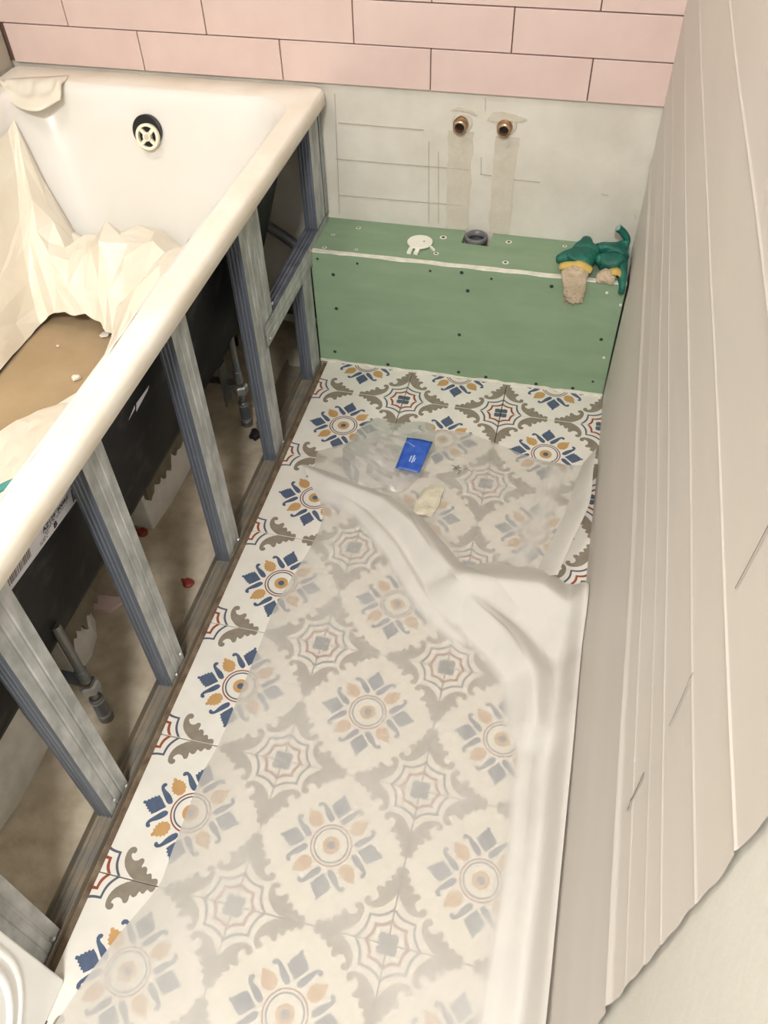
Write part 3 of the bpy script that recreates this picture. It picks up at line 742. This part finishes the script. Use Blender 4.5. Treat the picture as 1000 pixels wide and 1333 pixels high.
V = [(0.398, 0.125, 0.308), (0.402, 0.150, 0.312), (0.408, 0.175, 0.316), (0.420, 0.195, 0.322), (0.431, 0.202, 0.334), (0.416, 0.201, 0.350), (0.401, 0.200, 0.362), (0.424, 0.145, 0.308), (0.430, 0.118, 0.301), (0.432, 0.098, 0.290), (0.431, 0.094, 0.272), (0.385, 0.178, 0.322), (0.370, 0.170, 0.328), (0.428, 0.172, 0.312), (0.429, 0.19, 0.306), (0.385, 0.155, 0.312), (0.372, 0.140, 0.318)]
Ed = [(0, 1), (1, 2), (2, 3), (3, 4), (4, 5), (5, 6), (1, 7), (7, 8), (8, 9), (9, 10), (2, 11), (11, 12), (2, 13), (13, 14), (1, 15), (15, 16)]
Rd = [(0.024, 0.016), (0.028, 0.020), (0.026, 0.020), 0.013, 0.0085, 0.0085, 0.0080, 0.014, 0.010, 0.0085, 0.0075, 0.013, 0.010, 0.012, 0.010, 0.013, 0.010]
V2, F2 = skin_mesh(V, Ed, Rd); V2 = clampx(wrinkle(V2, 45, 0.003)); gb2 = mobj('glove_body', V2, F2, ['glove_green', 'glove_tip'], g2, True)
tipc = Vector((0.398, 0.194, 0.366))
for p in gb2.data.polygons:
    c = p.center + Vector(gb2.location) + Vector(g2.location)
    if (c - tipc).length < 0.0115: p.material_index = 1
strip_mesh('cuff_band', [(0.412, 0.126, 0.304), (0.413, 0.118, 0.302), (0.414, 0.110, 0.298)], [0.034, 0.034, 0.032], 'glove_yellow', g2, 0.003, 0.003, 9)
strip_mesh('knit_cuff', [(0.398, 0.122, 0.303), (0.397, 0.113, 0.300), (0.396, 0.105, 0.296), (0.395, 0.100, 0.292)], [0.040, 0.038, 0.036, 0.034], 'knit', g2, 0.003, 0.003, 12)

# ------------------------------------------------------------------ inside the bath: cardboard, foil, crumbs
nx, ny = 24, 60; V = []; F = []
for j in range(ny + 1):
    for i in range(nx + 1):
        x = lerp(-0.760, -0.375, i / nx); y = lerp(-1.08, -0.085, j / ny)
        z = 0.209 + 0.0016 * noise.noise(Vector((x * 9, y * 5, 1))) - 0.003 * math.exp(-((x + 0.665 + 0.02 * y) / 0.006) ** 2) - 0.003 * math.exp(-((x + 0.60 + 0.03 * y) / 0.006) ** 2)
        V.append((x, y, z))
for j in range(ny):
    for i in range(nx):
        a = j * (nx + 1) + i; F.append((a, a + 1, a + nx + 2, a + nx + 1))
o = mobj('cardboard_sheet', V, F, 'cardboard', None, True); md = o.modifiers.new('t', 'SOLIDIFY'); md.thickness = 0.003
tag(o, 'creased brown cardboard sheet covering the bottom of the bathtub', 'cardboard')
def chip(x, y, z, s, label, seed, m_='crumb', name='plaster_chip', flat=0.45):
    b = bmesh.new(); bmesh.ops.create_icosphere(b, subdivisions=1, radius=s)
    rnd = random.Random(seed)
    for v in b.verts: v.co = Vector((v.co.x * rnd.uniform(0.7, 1.25) + x, v.co.y * rnd.uniform(0.6, 1.2) + y, max(v.co.z * flat * rnd.uniform(0.6, 1.3), -s * flat * 0.6) + z + s * flat * 0.6))
    o = bm_obj(name, b, m_); tag(o, label, 'debris', 'crumbs of plaster')
chip(-0.600, -0.165, 0.211, 0.0125, 'largest flat plaster chip on the cardboard, below the crumpled foil', 1, flat=0.25)
chip(-0.612, -0.142, 0.211, 0.006, 'small upright plaster crumb right behind the largest chip on the cardboard', 2)
chip(-0.572, -0.185, 0.211, 0.007, 'plaster crumb on the cardboard close to the front foil fold', 3)
chip(-0.590, -0.310, 0.211, 0.0095, 'lumpy plaster crumb alone on the near half of the cardboard', 4, flat=0.7)
chip(-0.680, -0.22, 0.211, 0.004, 'tiny plaster speck in the middle of the cardboard', 5)

spokes = [
    [(-0.745, -0.90, 0.216), (-0.775, -0.90, 0.30), (-0.795, -0.90, 0.40), (-0.812, -0.90, 0.50)],
    [(-0.745, -0.55, 0.216), (-0.775, -0.55, 0.29), (-0.793, -0.55, 0.39), (-0.815, -0.55, 0.52)],
    [(-0.752, -0.30, 0.216), (-0.775, -0.30, 0.29), (-0.792, -0.30, 0.39), (-0.815, -0.26, 0.52)],
    [(-0.748, -0.165, 0.217), (-0.768, -0.13, 0.30), (-0.785, -0.06, 0.40), (-0.818, 0.04, 0.53)],
    [(-0.705, -0.160, 0.250), (-0.740, -0.100, 0.340), (-0.765, -0.03, 0.42), (-0.805, 0.055, 0.53)],
    [(-0.655, -0.165, 0.255), (-0.690, -0.090, 0.330), (-0.715, -0.02, 0.335), (-0.74, 0.035, 0.32)],
    [(-0.610, -0.170, 0.255), (-0.620, -0.090, 0.355), (-0.635, -0.01, 0.360), (-0.63, 0.06, 0.27)],
    [(-0.575, -0.185, 0.240), (-0.555, -0.090, 0.375), (-0.555, 0.00, 0.365), (-0.54, 0.065, 0.27)],
    [(-0.545, -0.215, 0.235), (-0.505, -0.130, 0.370), (-0.465, -0.03, 0.370), (-0.42, 0.045, 0.29)],
    [(-0.545, -0.265, 0.225), (-0.480, -0.200, 0.350), (-0.400, -0.12, 0.400), (-0.315, -0.05, 0.44)],
    [(-0.550, -0.325, 0.220), (-0.460, -0.290, 0.310), (-0.370, -0.25, 0.420), (-0.300, -0.18, 0.50)],
    [(-0.585, -0.395, 0.218), (-0.470, -0.400, 0.280), (-0.360, -0.38, 0.400), (-0.2700, -0.33, 0.560)],
    [(-0.640, -0.450, 0.217), (-0.500, -0.500, 0.270), (-0.370, -0.52, 0.390), (-0.2520, -0.54, 0.5780)],
    [(-0.665, -0.560, 0.217), (-0.520, -0.640, 0.265), (-0.370, -0.68, 0.390), (-0.2470, -0.72, 0.5780)],
    [(-0.665, -0.800, 0.217), (-0.520, -0.850, 0.265), (-0.370, -0.90, 0.390), (-0.2500, -0.95, 0.5780)],
]
rad = [catmull(s, 2) for s in spokes]
NR = len(rad[0]); cols = [catmull([rad[s][k] for s in range(len(spokes))], 2) for k in range(NR)]
NC = len(cols[0]); jt = random.Random(21); fb_ = bmesh.new(); grid_ = []
for c in range(NC):
    s = c / 2.0
    lump = math.exp(-((s - 7.4) / 2.2) ** 2)
    row = []
    for k in range(NR):
        x, y, z = cols[k][c]; t = k / (NR - 1)
        env = 1.0 if 0.1 < t < 0.9 else (0.35 if t <= 0.1 else 0.05)
        a = (0.005 + 0.022 * lump) * env
        row.append(fb_.verts.new((x + jt.uniform(-a, a) * 0.7, y + jt.uniform(-a, a) * 0.7, max(z + jt.uniform(-a, a) * 0.95, 0.214))))
    grid_.append(row)
for c in range(NC - 1):
    for k in range(NR - 1):
        a, b, d, e = grid_[c][k], grid_[c][k + 1], grid_[c + 1][k + 1], grid_[c + 1][k]
        if jt.random() < 0.5: fb_.faces.new((a, b, d)); fb_.faces.new((a, d, e))
        else: fb_.faces.new((a, b, e)); fb_.faces.new((b, d, e))
bmesh.ops.subdivide_edges(fb_, edges=fb_.edges[:], cuts=2, use_grid_fill=True)
for v in fb_.verts:
    n_ = noise.noise_vector(v.co * 40); q = crumple(v.co, 30.0) - 0.4
    v.co.z = max(v.co.z + n_.z * 0.002 - q * 0.006, 0.2125)
    v.co.y += n_.y * 0.002
fo = bm_obj('crumpled_foil', fb_, 'foil', None, False)
md = fo.modifiers.new('t', 'SOLIDIFY'); md.thickness = 0.0006
tag(fo, 'crumpled off-white protective foil heaped inside the bathtub', 'foil')
# folded-down foil flap at the far rim corner
V = []; F = []
top = catmull([(-0.872, 0.150, 0.5795), (-0.835, 0.165, 0.5805), (-0.79, 0.180, 0.5800), (-0.748, 0.196, 0.5795)], 8)
bot = catmull([(-0.858, 0.122, 0.572), (-0.815, 0.088, 0.556), (-0.765, 0.085, 0.552), (-0.735, 0.125, 0.560), ], 8)
nk = 10
for i in range(len(top)):
    for k in range(nk + 1):
        t = k / nk; p = [lerp(top[i][j], bot[i][j], t) for j in range(3)]
        w_ = 0.012 * math.sin(math.pi * t) * (0.6 + 0.8 * noise.noise(Vector((i * 0.3, k * 0.3, 2))))
        V.append((p[0], p[1] - w_ * 0.6, p[2] + w_ + 0.002))
for i in range(len(top) - 1):
    for k in range(nk):
        a = i * (nk + 1) + k; F.append((a, a + 1, a + nk + 2, a + nk + 1))
fl = mobj('foil_flap', V, F, 'foil', None, True); md = fl.modifiers.new('t', 'SOLIDIFY'); md.thickness = 0.0015
tag(fl, 'small folded flap of foil over the far corner of the bath rim', 'foil')
o = tube('teal_cord', catmull([(-0.50, -0.72, 0.322), (-0.45, -0.70, 0.345), (-0.41, -0.715, 0.372)], 6), 0.006, 'teal')
tag(o, 'short teal cord on the foil at the near end of the bathtub', 'cord')

# ------------------------------------------------------------------ translucent sheet on the floor
sheet = empty('protective_sheet', (0.15, -0.75, 0.0), 'translucent grey foam sheet rumpled over the patterned floor tiles', 'sheet')
def coons(Top, Bot, L_, R_, nu, nv):
    c00, c10, c01, c11 = Top[0], Top[-1], Bot[0], Bot[-1]
    out = []
    for j in range(nv + 1):
        v = j / nv; row = []
        l = poly_at(L_, v); r = poly_at(R_, v)
        for i in range(nu + 1):
            u = i / nu; t = poly_at(Top, u); b = poly_at(Bot, u)
            row.append(tuple((1 - v) * t[k] + v * b[k] + (1 - u) * l[k] + u * r[k] - ((1 - u) * (1 - v) * c00[k] + u * (1 - v) * c10[k] + (1 - u) * v * c01[k] + u * v * c11[k]) for k in range(2)))
        out.append(row)
    return out
def sheet_obj(name, grid, zf, hf, parent):
    V = []; F = []; H = []; nv = len(grid); nu = len(grid[0])
    for row in grid:
        for x, y in row:
            dx, dy, z = zf(x, y); V.append((x + dx, y + dy, z)); H.append(hf(x, y, z))
    for j in range(nv - 1):
        for i in range(nu - 1):
            a = j * nu + i; F.append((a, a + nu, a + nu + 1, a + 1))
    o = mobj(name, V, F, 'sheet', parent, True)
    at = o.data.attributes.new('haze', 'FLOAT', 'POINT')
    at.data.foreach_set('value', H)
    return o
RID = [(-0.150, -0.272), (-0.06, -0.305), (0.03, -0.335), (0.10, -0.39), (0.17, -0.47), (0.24, -0.54), (0.31, -0.60), (0.365, -0.66), (0.385, -0.75)]
RID2 = [(-0.10, -0.300), (0.00, -0.365), (0.08, -0.44), (0.14, -0.52), (0.20, -0.585), (0.255, -0.625)]
MND = [(0.22, -0.515), (0.30, -0.505), (0.36, -0.50), (0.405, -0.53)]
TopB = catmull([(-0.165, -0.255), (-0.06, -0.268), (0.03, -0.292), (0.10, -0.34), (0.165, -0.41), (0.215, -0.455), (0.27, -0.43), (0.33, -0.425), (0.395, -0.455), (0.440, -0.50)], 6)
LeftB = catmull([(-0.165, -0.255), (-0.125, -0.31), (-0.085, -0.37), (-0.080, -0.447), (-0.104, -0.60), (-0.106, -0.70), (-0.109, -0.876), (-0.117, -0.95), (-0.1155, -1.07), (-0.1156, -1.116), (-0.142, -1.185), (-0.1654, -1.258), (-0.180, -1.33), (-0.185, -1.48)], 5)
RightB = [(0.440, -0.50), (0.440, -0.80), (0.438, -1.12), (0.434, -1.48)]
BotB = [(-0.185, -1.48), (0.434, -1.48)]
gB = coons(TopB, BotB, LeftB, RightB, 120, 190)
def ridges(x, y):
    d, t = seg_dist(x, y, RID); h = lerp(0.016, 0.040, sstep(0, 0.5, t)) * lerp(1.0, 0.55, sstep(0.75, 1, t)); wd = lerp(0.020, 0.034, sstep(0, 0.5, t))
    z = h * (0.45 * math.exp(-(d / wd) ** 2) + 0.55 * max(0.0, 1 - d / (1.5 * wd)))
    d2, t2 = seg_dist(x, y, RID2); z = max(z, 0.020 * math.sin(math.pi * min(1, max(0.02, t2))) ** 0.5 * max(0, 1 - d2 / 0.030))
    d3, t3 = seg_dist(x, y, MND); z = max(z, 0.055 * (0.4 * math.exp(-(d3 / 0.05) ** 2) + 0.6 * max(0.0, 1 - d3 / 0.085)))
    return z
def zB(x, y):
    z = 0.0022 + 0.0012 * noise.noise(Vector((x * 14, y * 14, 0))) + ridges(x, y)
    wv = 0.008 * noise.noise(Vector((y * 6, 3.3, 0)))
    c = sstep(0.395 + wv, 0.438, x)
    z += 0.050 * c * c * lerp(1.0, 1.1, sstep(-0.5, -1.2, y))
    z += 0.010 * math.exp(-((x - 0.375 - wv) / 0.02) ** 2) * sstep(-0.62, -0.75, y)
    q = crumple((x, y, 0.3), 7.0)
    z += 0.003 * (q - 0.4) * sstep(0.004, 0.02, z)
    return 0.0, 0.0, max(z, 0.0014)
def hB(x, y, z):
    h = 0.56 + 0.10 * noise.noise(Vector((x * 5, y * 5, 5)))
    h = max(h, lerp(0.5, 0.99, sstep(0.004, 0.012, z)))
    d, t = seg_dist(x, y, RID); h = max(h, 0.98 * (1 - sstep(0.035, 0.075, d)))
    d3, t3 = seg_dist(x, y, [(0.25, -0.50), (0.36, -0.55), (0.40, -0.62)]); h = max(h, 0.99 * (1 - sstep(0.07, 0.12, d3)))
    h = max(h, lerp(0.5, 0.97, sstep(0.33, 0.41, x + 0.02 * noise.noise(Vector((y * 8, 0, 0))))))
    h += 0.16 * sstep(-0.95, -1.3, y) * (0.5 + noise.noise(Vector((x * 4, y * 4, 9))))
    return h
sheet_obj('near_layer', gB, zB, hB, sheet)
TopA = catmull([(-0.145, -0.205), (-0.06, -0.150), (0.05, -0.105), (0.146, -0.080), (0.22, -0.100), (0.29, -0.124), (0.36, -0.138), (0.415, -0.130)], 5)
RightA = catmull([(0.415, -0.130), (0.408, -0.20), (0.395, -0.29), (0.372, -0.38), (0.348, -0.455), (0.335, -0.50)], 5)
BotA = [(-0.135, -0.275), (0.02, -0.325), (0.10, -0.40), (0.17, -0.48), (0.25, -0.53), (0.335, -0.50)]
LeftA = [(-0.145, -0.205), (-0.135, -0.275)]
gA = coons(TopA, BotA, LeftA, RightA, 70, 50)
def zA(x, y):
    z = 0.0016 + 0.0010 * (1 + noise.noise(Vector((x * 16, y * 16, 4))))
    z += 0.012 * math.exp(-(seg_dist(x, y, [(0.36, -0.16), (0.345, -0.30), (0.315, -0.44)])[0] / 0.018) ** 2)
    z += 0.008 * math.exp(-(seg_dist(x, y, [(0.02, -0.30), (0.18, -0.42)])[0] / 0.02) ** 2)
    return 0.0, 0.0, max(z, 0.0012)
def hA(x, y, z):
    return 0.52 + 0.10 * noise.noise(Vector((x * 6, y * 6, 8))) + 0.18 * sstep(0.004, 0.012, z)
sheet_obj('far_layer', gA, zA, hA, sheet)
# overlapping folded lip across the ridge
E1 = catmull([(0.085, -0.355), (0.14, -0.435), (0.20, -0.510), (0.265, -0.565), (0.325, -0.610), (0.365, -0.680), (0.380, -0.760)], 8)
V = []; F = []; H = []
for i, (x, y) in enumerate(E1):
    a = E1[max(i - 1, 0)]; b = E1[min(i + 1, len(E1) - 1)]; dx, dy = b[0] - a[0], b[1] - a[1]; L = math.hypot(dx, dy); px, py = -dy / L, dx / L
    t = i / (len(E1) - 1); wd = 0.055 * math.sin(math.pi * (0.06 + 0.88 * t)) ** 0.6
    for k in range(8):
        s_ = k / 7; X, Y = x + px * wd * s_ + 0.003 * noise.noise(Vector((x * 30, y * 30, 0))), y + py * wd * s_
        V.append((min(X, 0.43), Y, zB(X, Y)[2] + 0.0085 * math.sin(math.pi * (0.15 + 0.85 * t)) * (1 - s_) ** 0.7 + 0.0015)); H.append(0.97)
for i in range(len(E1) - 1):
    for k in range(7): a = i * 8 + k; F.append((a, a + 8, a + 9, a + 1))
o = mobj('folded_lip', V, F, 'sheet', sheet, True); at = o.data.attributes.new('haze', 'FLOAT', 'POINT'); at.data.foreach_set('value', H)
# raised edge flap on the wall side
V = []; F = []; H = []
fl_b = catmull([(0.413, -0.125), (0.400, -0.205), (0.385, -0.29), (0.362, -0.38), (0.345, -0.455)], 8)
for i, (x, y) in enumerate(fl_b):
    t = i / (len(fl_b) - 1); wf = lerp(0.020, 0.042, sstep(0, 0.5, t)); hf_ = lerp(0.050, 0.034, t)
    for k in range(7):
        s = k / 6.0
        V.append((min(x + wf * s + 0.004 * math.sin(s * 3), 0.436), y - 0.004 * s, 0.003 + hf_ * math.sin(s * math.pi / 2 * 0.95))); H.append(0.97)
for i in range(len(fl_b) - 1):
    for k in range(6):
        a = i * 7 + k; F.append((a, a + 1, a + 8, a + 7))
o = mobj('edge_flap', V, F, 'sheet', sheet, True); at = o.data.attributes.new('haze', 'FLOAT', 'POINT'); at.data.foreach_set('value', H)

# ------------------------------------------------------------------ clear plastic bag with a blue label
bag = empty('plastic_bag', (0.01, -0.19, 0.004), 'clear crumpled plastic bag with a bright blue printed label', 'plastic bag')
TopG = catmull([(-0.075, -0.125), (-0.045, -0.078), (0.00, -0.088), (0.035, -0.075), (0.078, -0.070), (0.092, -0.10)], 5)
BotG = catmull([(-0.072, -0.255), (-0.03, -0.292), (0.02, -0.285), (0.055, -0.290), (0.075, -0.262), (0.086, -0.236)], 5)
LeftG = [(-0.075, -0.125), (-0.092, -0.19), (-0.072, -0.255)]
RightG = [(0.092, -0.10), (0.100, -0.145), (0.086, -0.236)]
gG = coons(TopG, BotG, LeftG, RightG, 15, 18)
for side in (0, 1):
    V = []; F = []
    for j, row in enumerate(gG):
        for i, (x, y) in enumerate(row):
            e_ = min(i, 15 - i) / 7.5; f_ = min(j, 18 - j) / 9.0
            puff = (max(0, e_ * f_)) ** 0.4
            cr = crumple((x, y, side), 13) * 0.8 + 0.35 * random.Random(i * 31 + j * 7 + side).random()
            z = 0.0050 + 0.001 * side + (0.022 * puff * (0.15 + cr) if side else 0.0008 * cr)
            V.append((x, y, max(z, 0.0048)))
    nu = 16
    for j in range(18):
        for i in range(15):
            a = j * nu + i; F += [(a, a + nu, a + nu + 1), (a, a + nu + 1, a + 1)]
    mobj('bag_film', V, F, 'clear_bag', bag, False)
def blue_pt(u, v):
    a, b, c, d = (0.0405, -0.145), (0.096, -0.142), (0.086, -0.240), (0.036, -0.240)
    x = lerp(lerp(a[0], b[0], u), lerp(d[0], c[0], u), v); y = lerp(lerp(a[1], b[1], u), lerp(d[1], c[1], u), v)
    return x, y, 0.0235 + 0.002 * noise.noise(Vector((x * 40, y * 40, 0))) - 0.004 * u
V = []; F = []
for j in range(11):
    for i in range(9):
        V.append(blue_pt(i / 8, j / 10))
for j in range(10):
    for i in range(8): a = j * 9 + i; F.append((a, a + 9, a + 10, a + 1))
bl = mobj('blue_label', V, F, 'blue_print', bag, True); bl['label'] = 'bright blue printed paper label'
md = bl.modifiers.new('t', 'SOLIDIFY'); md.thickness = 0.0006; md.offset = -1
for (u0, u1, v0, v1) in ((0.42, 0.47, 0.55, 0.74), (0.52, 0.58, 0.52, 0.76), (0.60, 0.64, 0.60, 0.72)):
    V = []
    for u, v in ((u0, v0), (u1, v0), (u1, v1), (u0, v1)):
        x, y, z = blue_pt(u, v); V.append((x, y, z + 0.0012))
    mobj('print_mark', V, [(0, 3, 2, 1)], 'print_white', bl)
# tape scrap and lint beside the bag
V = []; F = []
for j in range(13):
    for i in range(9):
        u, v = i / 8 - 0.5, j / 12 - 0.5
        r = 1 - 0.35 * abs(v) - 0.12 * noise.noise(Vector((u * 3, v * 3, 2)))
        x = 0.118 + u * 0.046 * r + v * 0.012; y = -0.300 + v * 0.085
        V.append((x, y, 0.0048 + 0.007 * crumple((x, y, 0), 40) * (1 - abs(2 * u) ** 3)))
for j in range(12):
    for i in range(8): a = j * 9 + i; F.append((a, a + 1, a + 10, a + 9))
o = mobj('tape_scrap', V, F, 'tape', None, False); md = o.modifiers.new('t', 'SOLIDIFY'); md.thickness = 0.0006; md.offset = 1
tag(o, 'crumpled yellowish tape scrap on the sheet beside the plastic bag', 'tape scrap')
b = bmesh.new(); rr = random.Random(8)
for k in range(9):
    p = [(0.163 + rr.uniform(-0.010, 0.010), -0.197 + rr.uniform(-0.008, 0.008), 0.0055 + rr.uniform(0, 0.002))]
    for q in range(3): p.append((p[-1][0] + rr.uniform(-0.007, 0.007), p[-1][1] + rr.uniform(-0.006, 0.006), 0.0055 + rr.uniform(0, 0.005)))
    tube_bm(p, 0.0007, 4, b)
o = bm_obj('lint', b, 'smear'); tag(o, 'small grey tuft of lint on the sheet beyond the tape scrap', 'lint')

# ------------------------------------------------------------------ foil hanging on the right wall
wf = empty('wall_foil', (XR - 0.004, -0.55, 0.0), 'pale creased foil hung along the right wall with long horizontal folds', 'foil')
FOLDS = [(0.468, 0.0040, 0.012), (0.535, 0.0007, 0.0030), (0.600, 0.0009, 0.0028), (0.652, 0.0009, 0.0026), (0.735, 0.0010, 0.0024), (0.816, 0.0012, 0.0024), (0.927, 0.0012, 0.0024), (1.03, 0.002, 0.0024), (1.13, 0.002, 0.0024)]
zs = set()
for i in range(0, 121): zs.add(round(0.0 + 0.01 * i, 4))
for zc, h, wd in FOLDS:
    for k in (-2, -1.4, -0.9, -0.5, -0.2, 0, 0.2, 0.5, 0.9, 1.4, 2): zs.add(round(zc + k * wd * 1.5, 4))
zs.add(0.2925); zs = sorted(z for z in zs if z <= 1.2)
ys = [lerp(-1.234, 0.2435, k / 120) for k in range(121)]
V = []; F = []; idx = {}
for j, z in enumerate(zs):
    for i, y in enumerate(ys):
        if z < 0.292 and y > 0.098: continue
        yy = y + (0.003 * noise.noise(Vector((z * 30, 0, 0))) if i == 0 else 0)
        d = 0.0024 + 0.0018 * noise.noise(Vector((y * 3, z * 5, 0)))
        for q, (zc, h, wd) in enumerate(FOLDS):
            zz = zc + 0.006 * noise.noise(Vector((y * 1.5, q * 3.1, 0)))
            s = (z - zz) / wd
            hh = h * (0.75 + 0.5 * noise.noise(Vector((y * 2.2, q * 1.7, 4))))
            d += hh * math.exp(-(s * 1.2) ** 2) + 0.0006 * math.exp(-abs(s) * 0.12)
        if z < 0.46:
            d += 0.004 * sstep(0.46, 0.1, z)
        d = min(max(d, 0.0012), 0.024)
        if y > 0.09 and z < 0.42: d = min(d, 0.0085)
        idx[(j, i)] = len(V); V.append((XR - d, yy, z + 0.001))
for j in range(len(zs) - 1):
    for i in range(120):
        k = [(j, i), (j, i + 1), (j + 1, i + 1), (j + 1, i)]
        if all(q in idx for q in k): F.append([idx[q] for q in k][::-1])
mobj('hanging_foil', V, F, 'wall_film', wf, True)
def scuff(y0, z0, y1, z1, wd=0.0016):
    dy, dz = y1 - y0, z1 - z0; L = math.hypot(dy, dz); ny_, nz_ = -dz / L * wd / 2, dy / L * wd / 2
    # follow the foil surface
    b = bmesh.new(); prev = None
    for k in range(9):
        t = k / 8; y = lerp(y0, y1, t); z = lerp(z0, z1, t)
        jj = min(range(len(zs)), key=lambda q: abs(zs[q] - z)); ii = min(range(len(ys)), key=lambda q: abs(ys[q] - y))
        x = V[idx[(jj, ii)]][0] - 0.0012
        a = b.verts.new((x, y + ny_, z + nz_)); c = b.verts.new((x, y - ny_, z - nz_))
        if prev: b.faces.new((prev[0], prev[1], c, a))
        prev = (a, c)
    bm_obj('scuff_mark', b, 'scuff', wf)
scuff(-1.0843, 0.587, -1.0895, 0.5205, 0.0022); scuff(-1.085, 0.745, -1.088, 0.674, 0.001); scuff(-1.088, 0.903, -1.085, 0.84, 0.0012)

# ------------------------------------------------------------------ white moulded panel near the camera
wp = empty('moulded_panel', (-0.20, -1.55, 0.0), 'glossy white moulded panel with rounded ridge standing on the tiles in the near corner', 'panel')
PX = -0.190; y1, y0, ph = -1.2555, -1.88, 0.56
box('panel_sheet', PX - 0.014, PX, y0, y1, 0.0012, ph, 'panel_white', wp, 0.0025, 2)
def ridge_loop(inset, r, h, wd):
    P = []
    yA, yB_, zA_, zB_ = y0 + inset, y1 - inset, inset + 0.018, ph - inset
    for cy_, cz_, a0 in ((yB_ - r, zB_ - r, 0), (yA + r, zB_ - r, 90), (yA + r, zA_ + r, 180), (yB_ - r, zA_ + r, 270)):
        for k in range(13):
            a = math.radians(a0 + 90 * k / 12); P.append((cy_ + r * math.cos(a), cz_ + r * math.sin(a), math.cos(a), math.sin(a)))
    V = []; F = []; sec = [(-1, 0), (-0.6, 0.7), (0, 1), (0.6, 0.7), (1, 0)]
    for a, c, na, nc in P:
        for s, hh in sec: V.append((PX + h * hh - 0.0004, a + na * s * wd, c + nc * s * wd))
    n = len(P)
    for i in range(n):
        for k in range(4): F.append((i * 5 + k, i * 5 + k + 1, ((i + 1) % n) * 5 + k + 1, ((i + 1) % n) * 5 + k))
    mobj('moulded_ridge', V, F, 'panel_white', wp, True)
ridge_loop(0.016, 0.16, 0.003, 0.0055); ridge_loop(0.034, 0.15, 0.0045, 0.007)

# ------------------------------------------------------------------ ceiling lamps
for k, (x, y, z, wt, sz, colr) in enumerate(LAMPS):
    e = empty('ceiling_lamp', (x, y, ZC), ('round white ceiling lamp above the bathtub', 'round white ceiling lamp near the entrance')[k], 'lamp', 'ceiling lamps')
    axial('lamp_base', (x, y, ZC), (0, 0, -1), [(0, 0), (0, sz / 2 + 0.012), (0.022, sz / 2 + 0.012), (0.022, 0)], 'lamp_white', e, 40)
    axial('diffuser', (x, y, ZC - 0.022), (0, 0, -1), [(0, sz / 2), (0.006, sz / 2 - 0.004), (0.008, 0)], 'lamp_glow', e, 40, True)
    L_ = bpy.data.lights.new('lamp_light', 'AREA'); L_.shape = 'DISK'; L_.size = sz; L_.energy = wt; L_.color = colr
    lo = bpy.data.objects.new('lamp_light', L_); COL.objects.link(lo); lo.location = (x, y, z); place(lo, e)
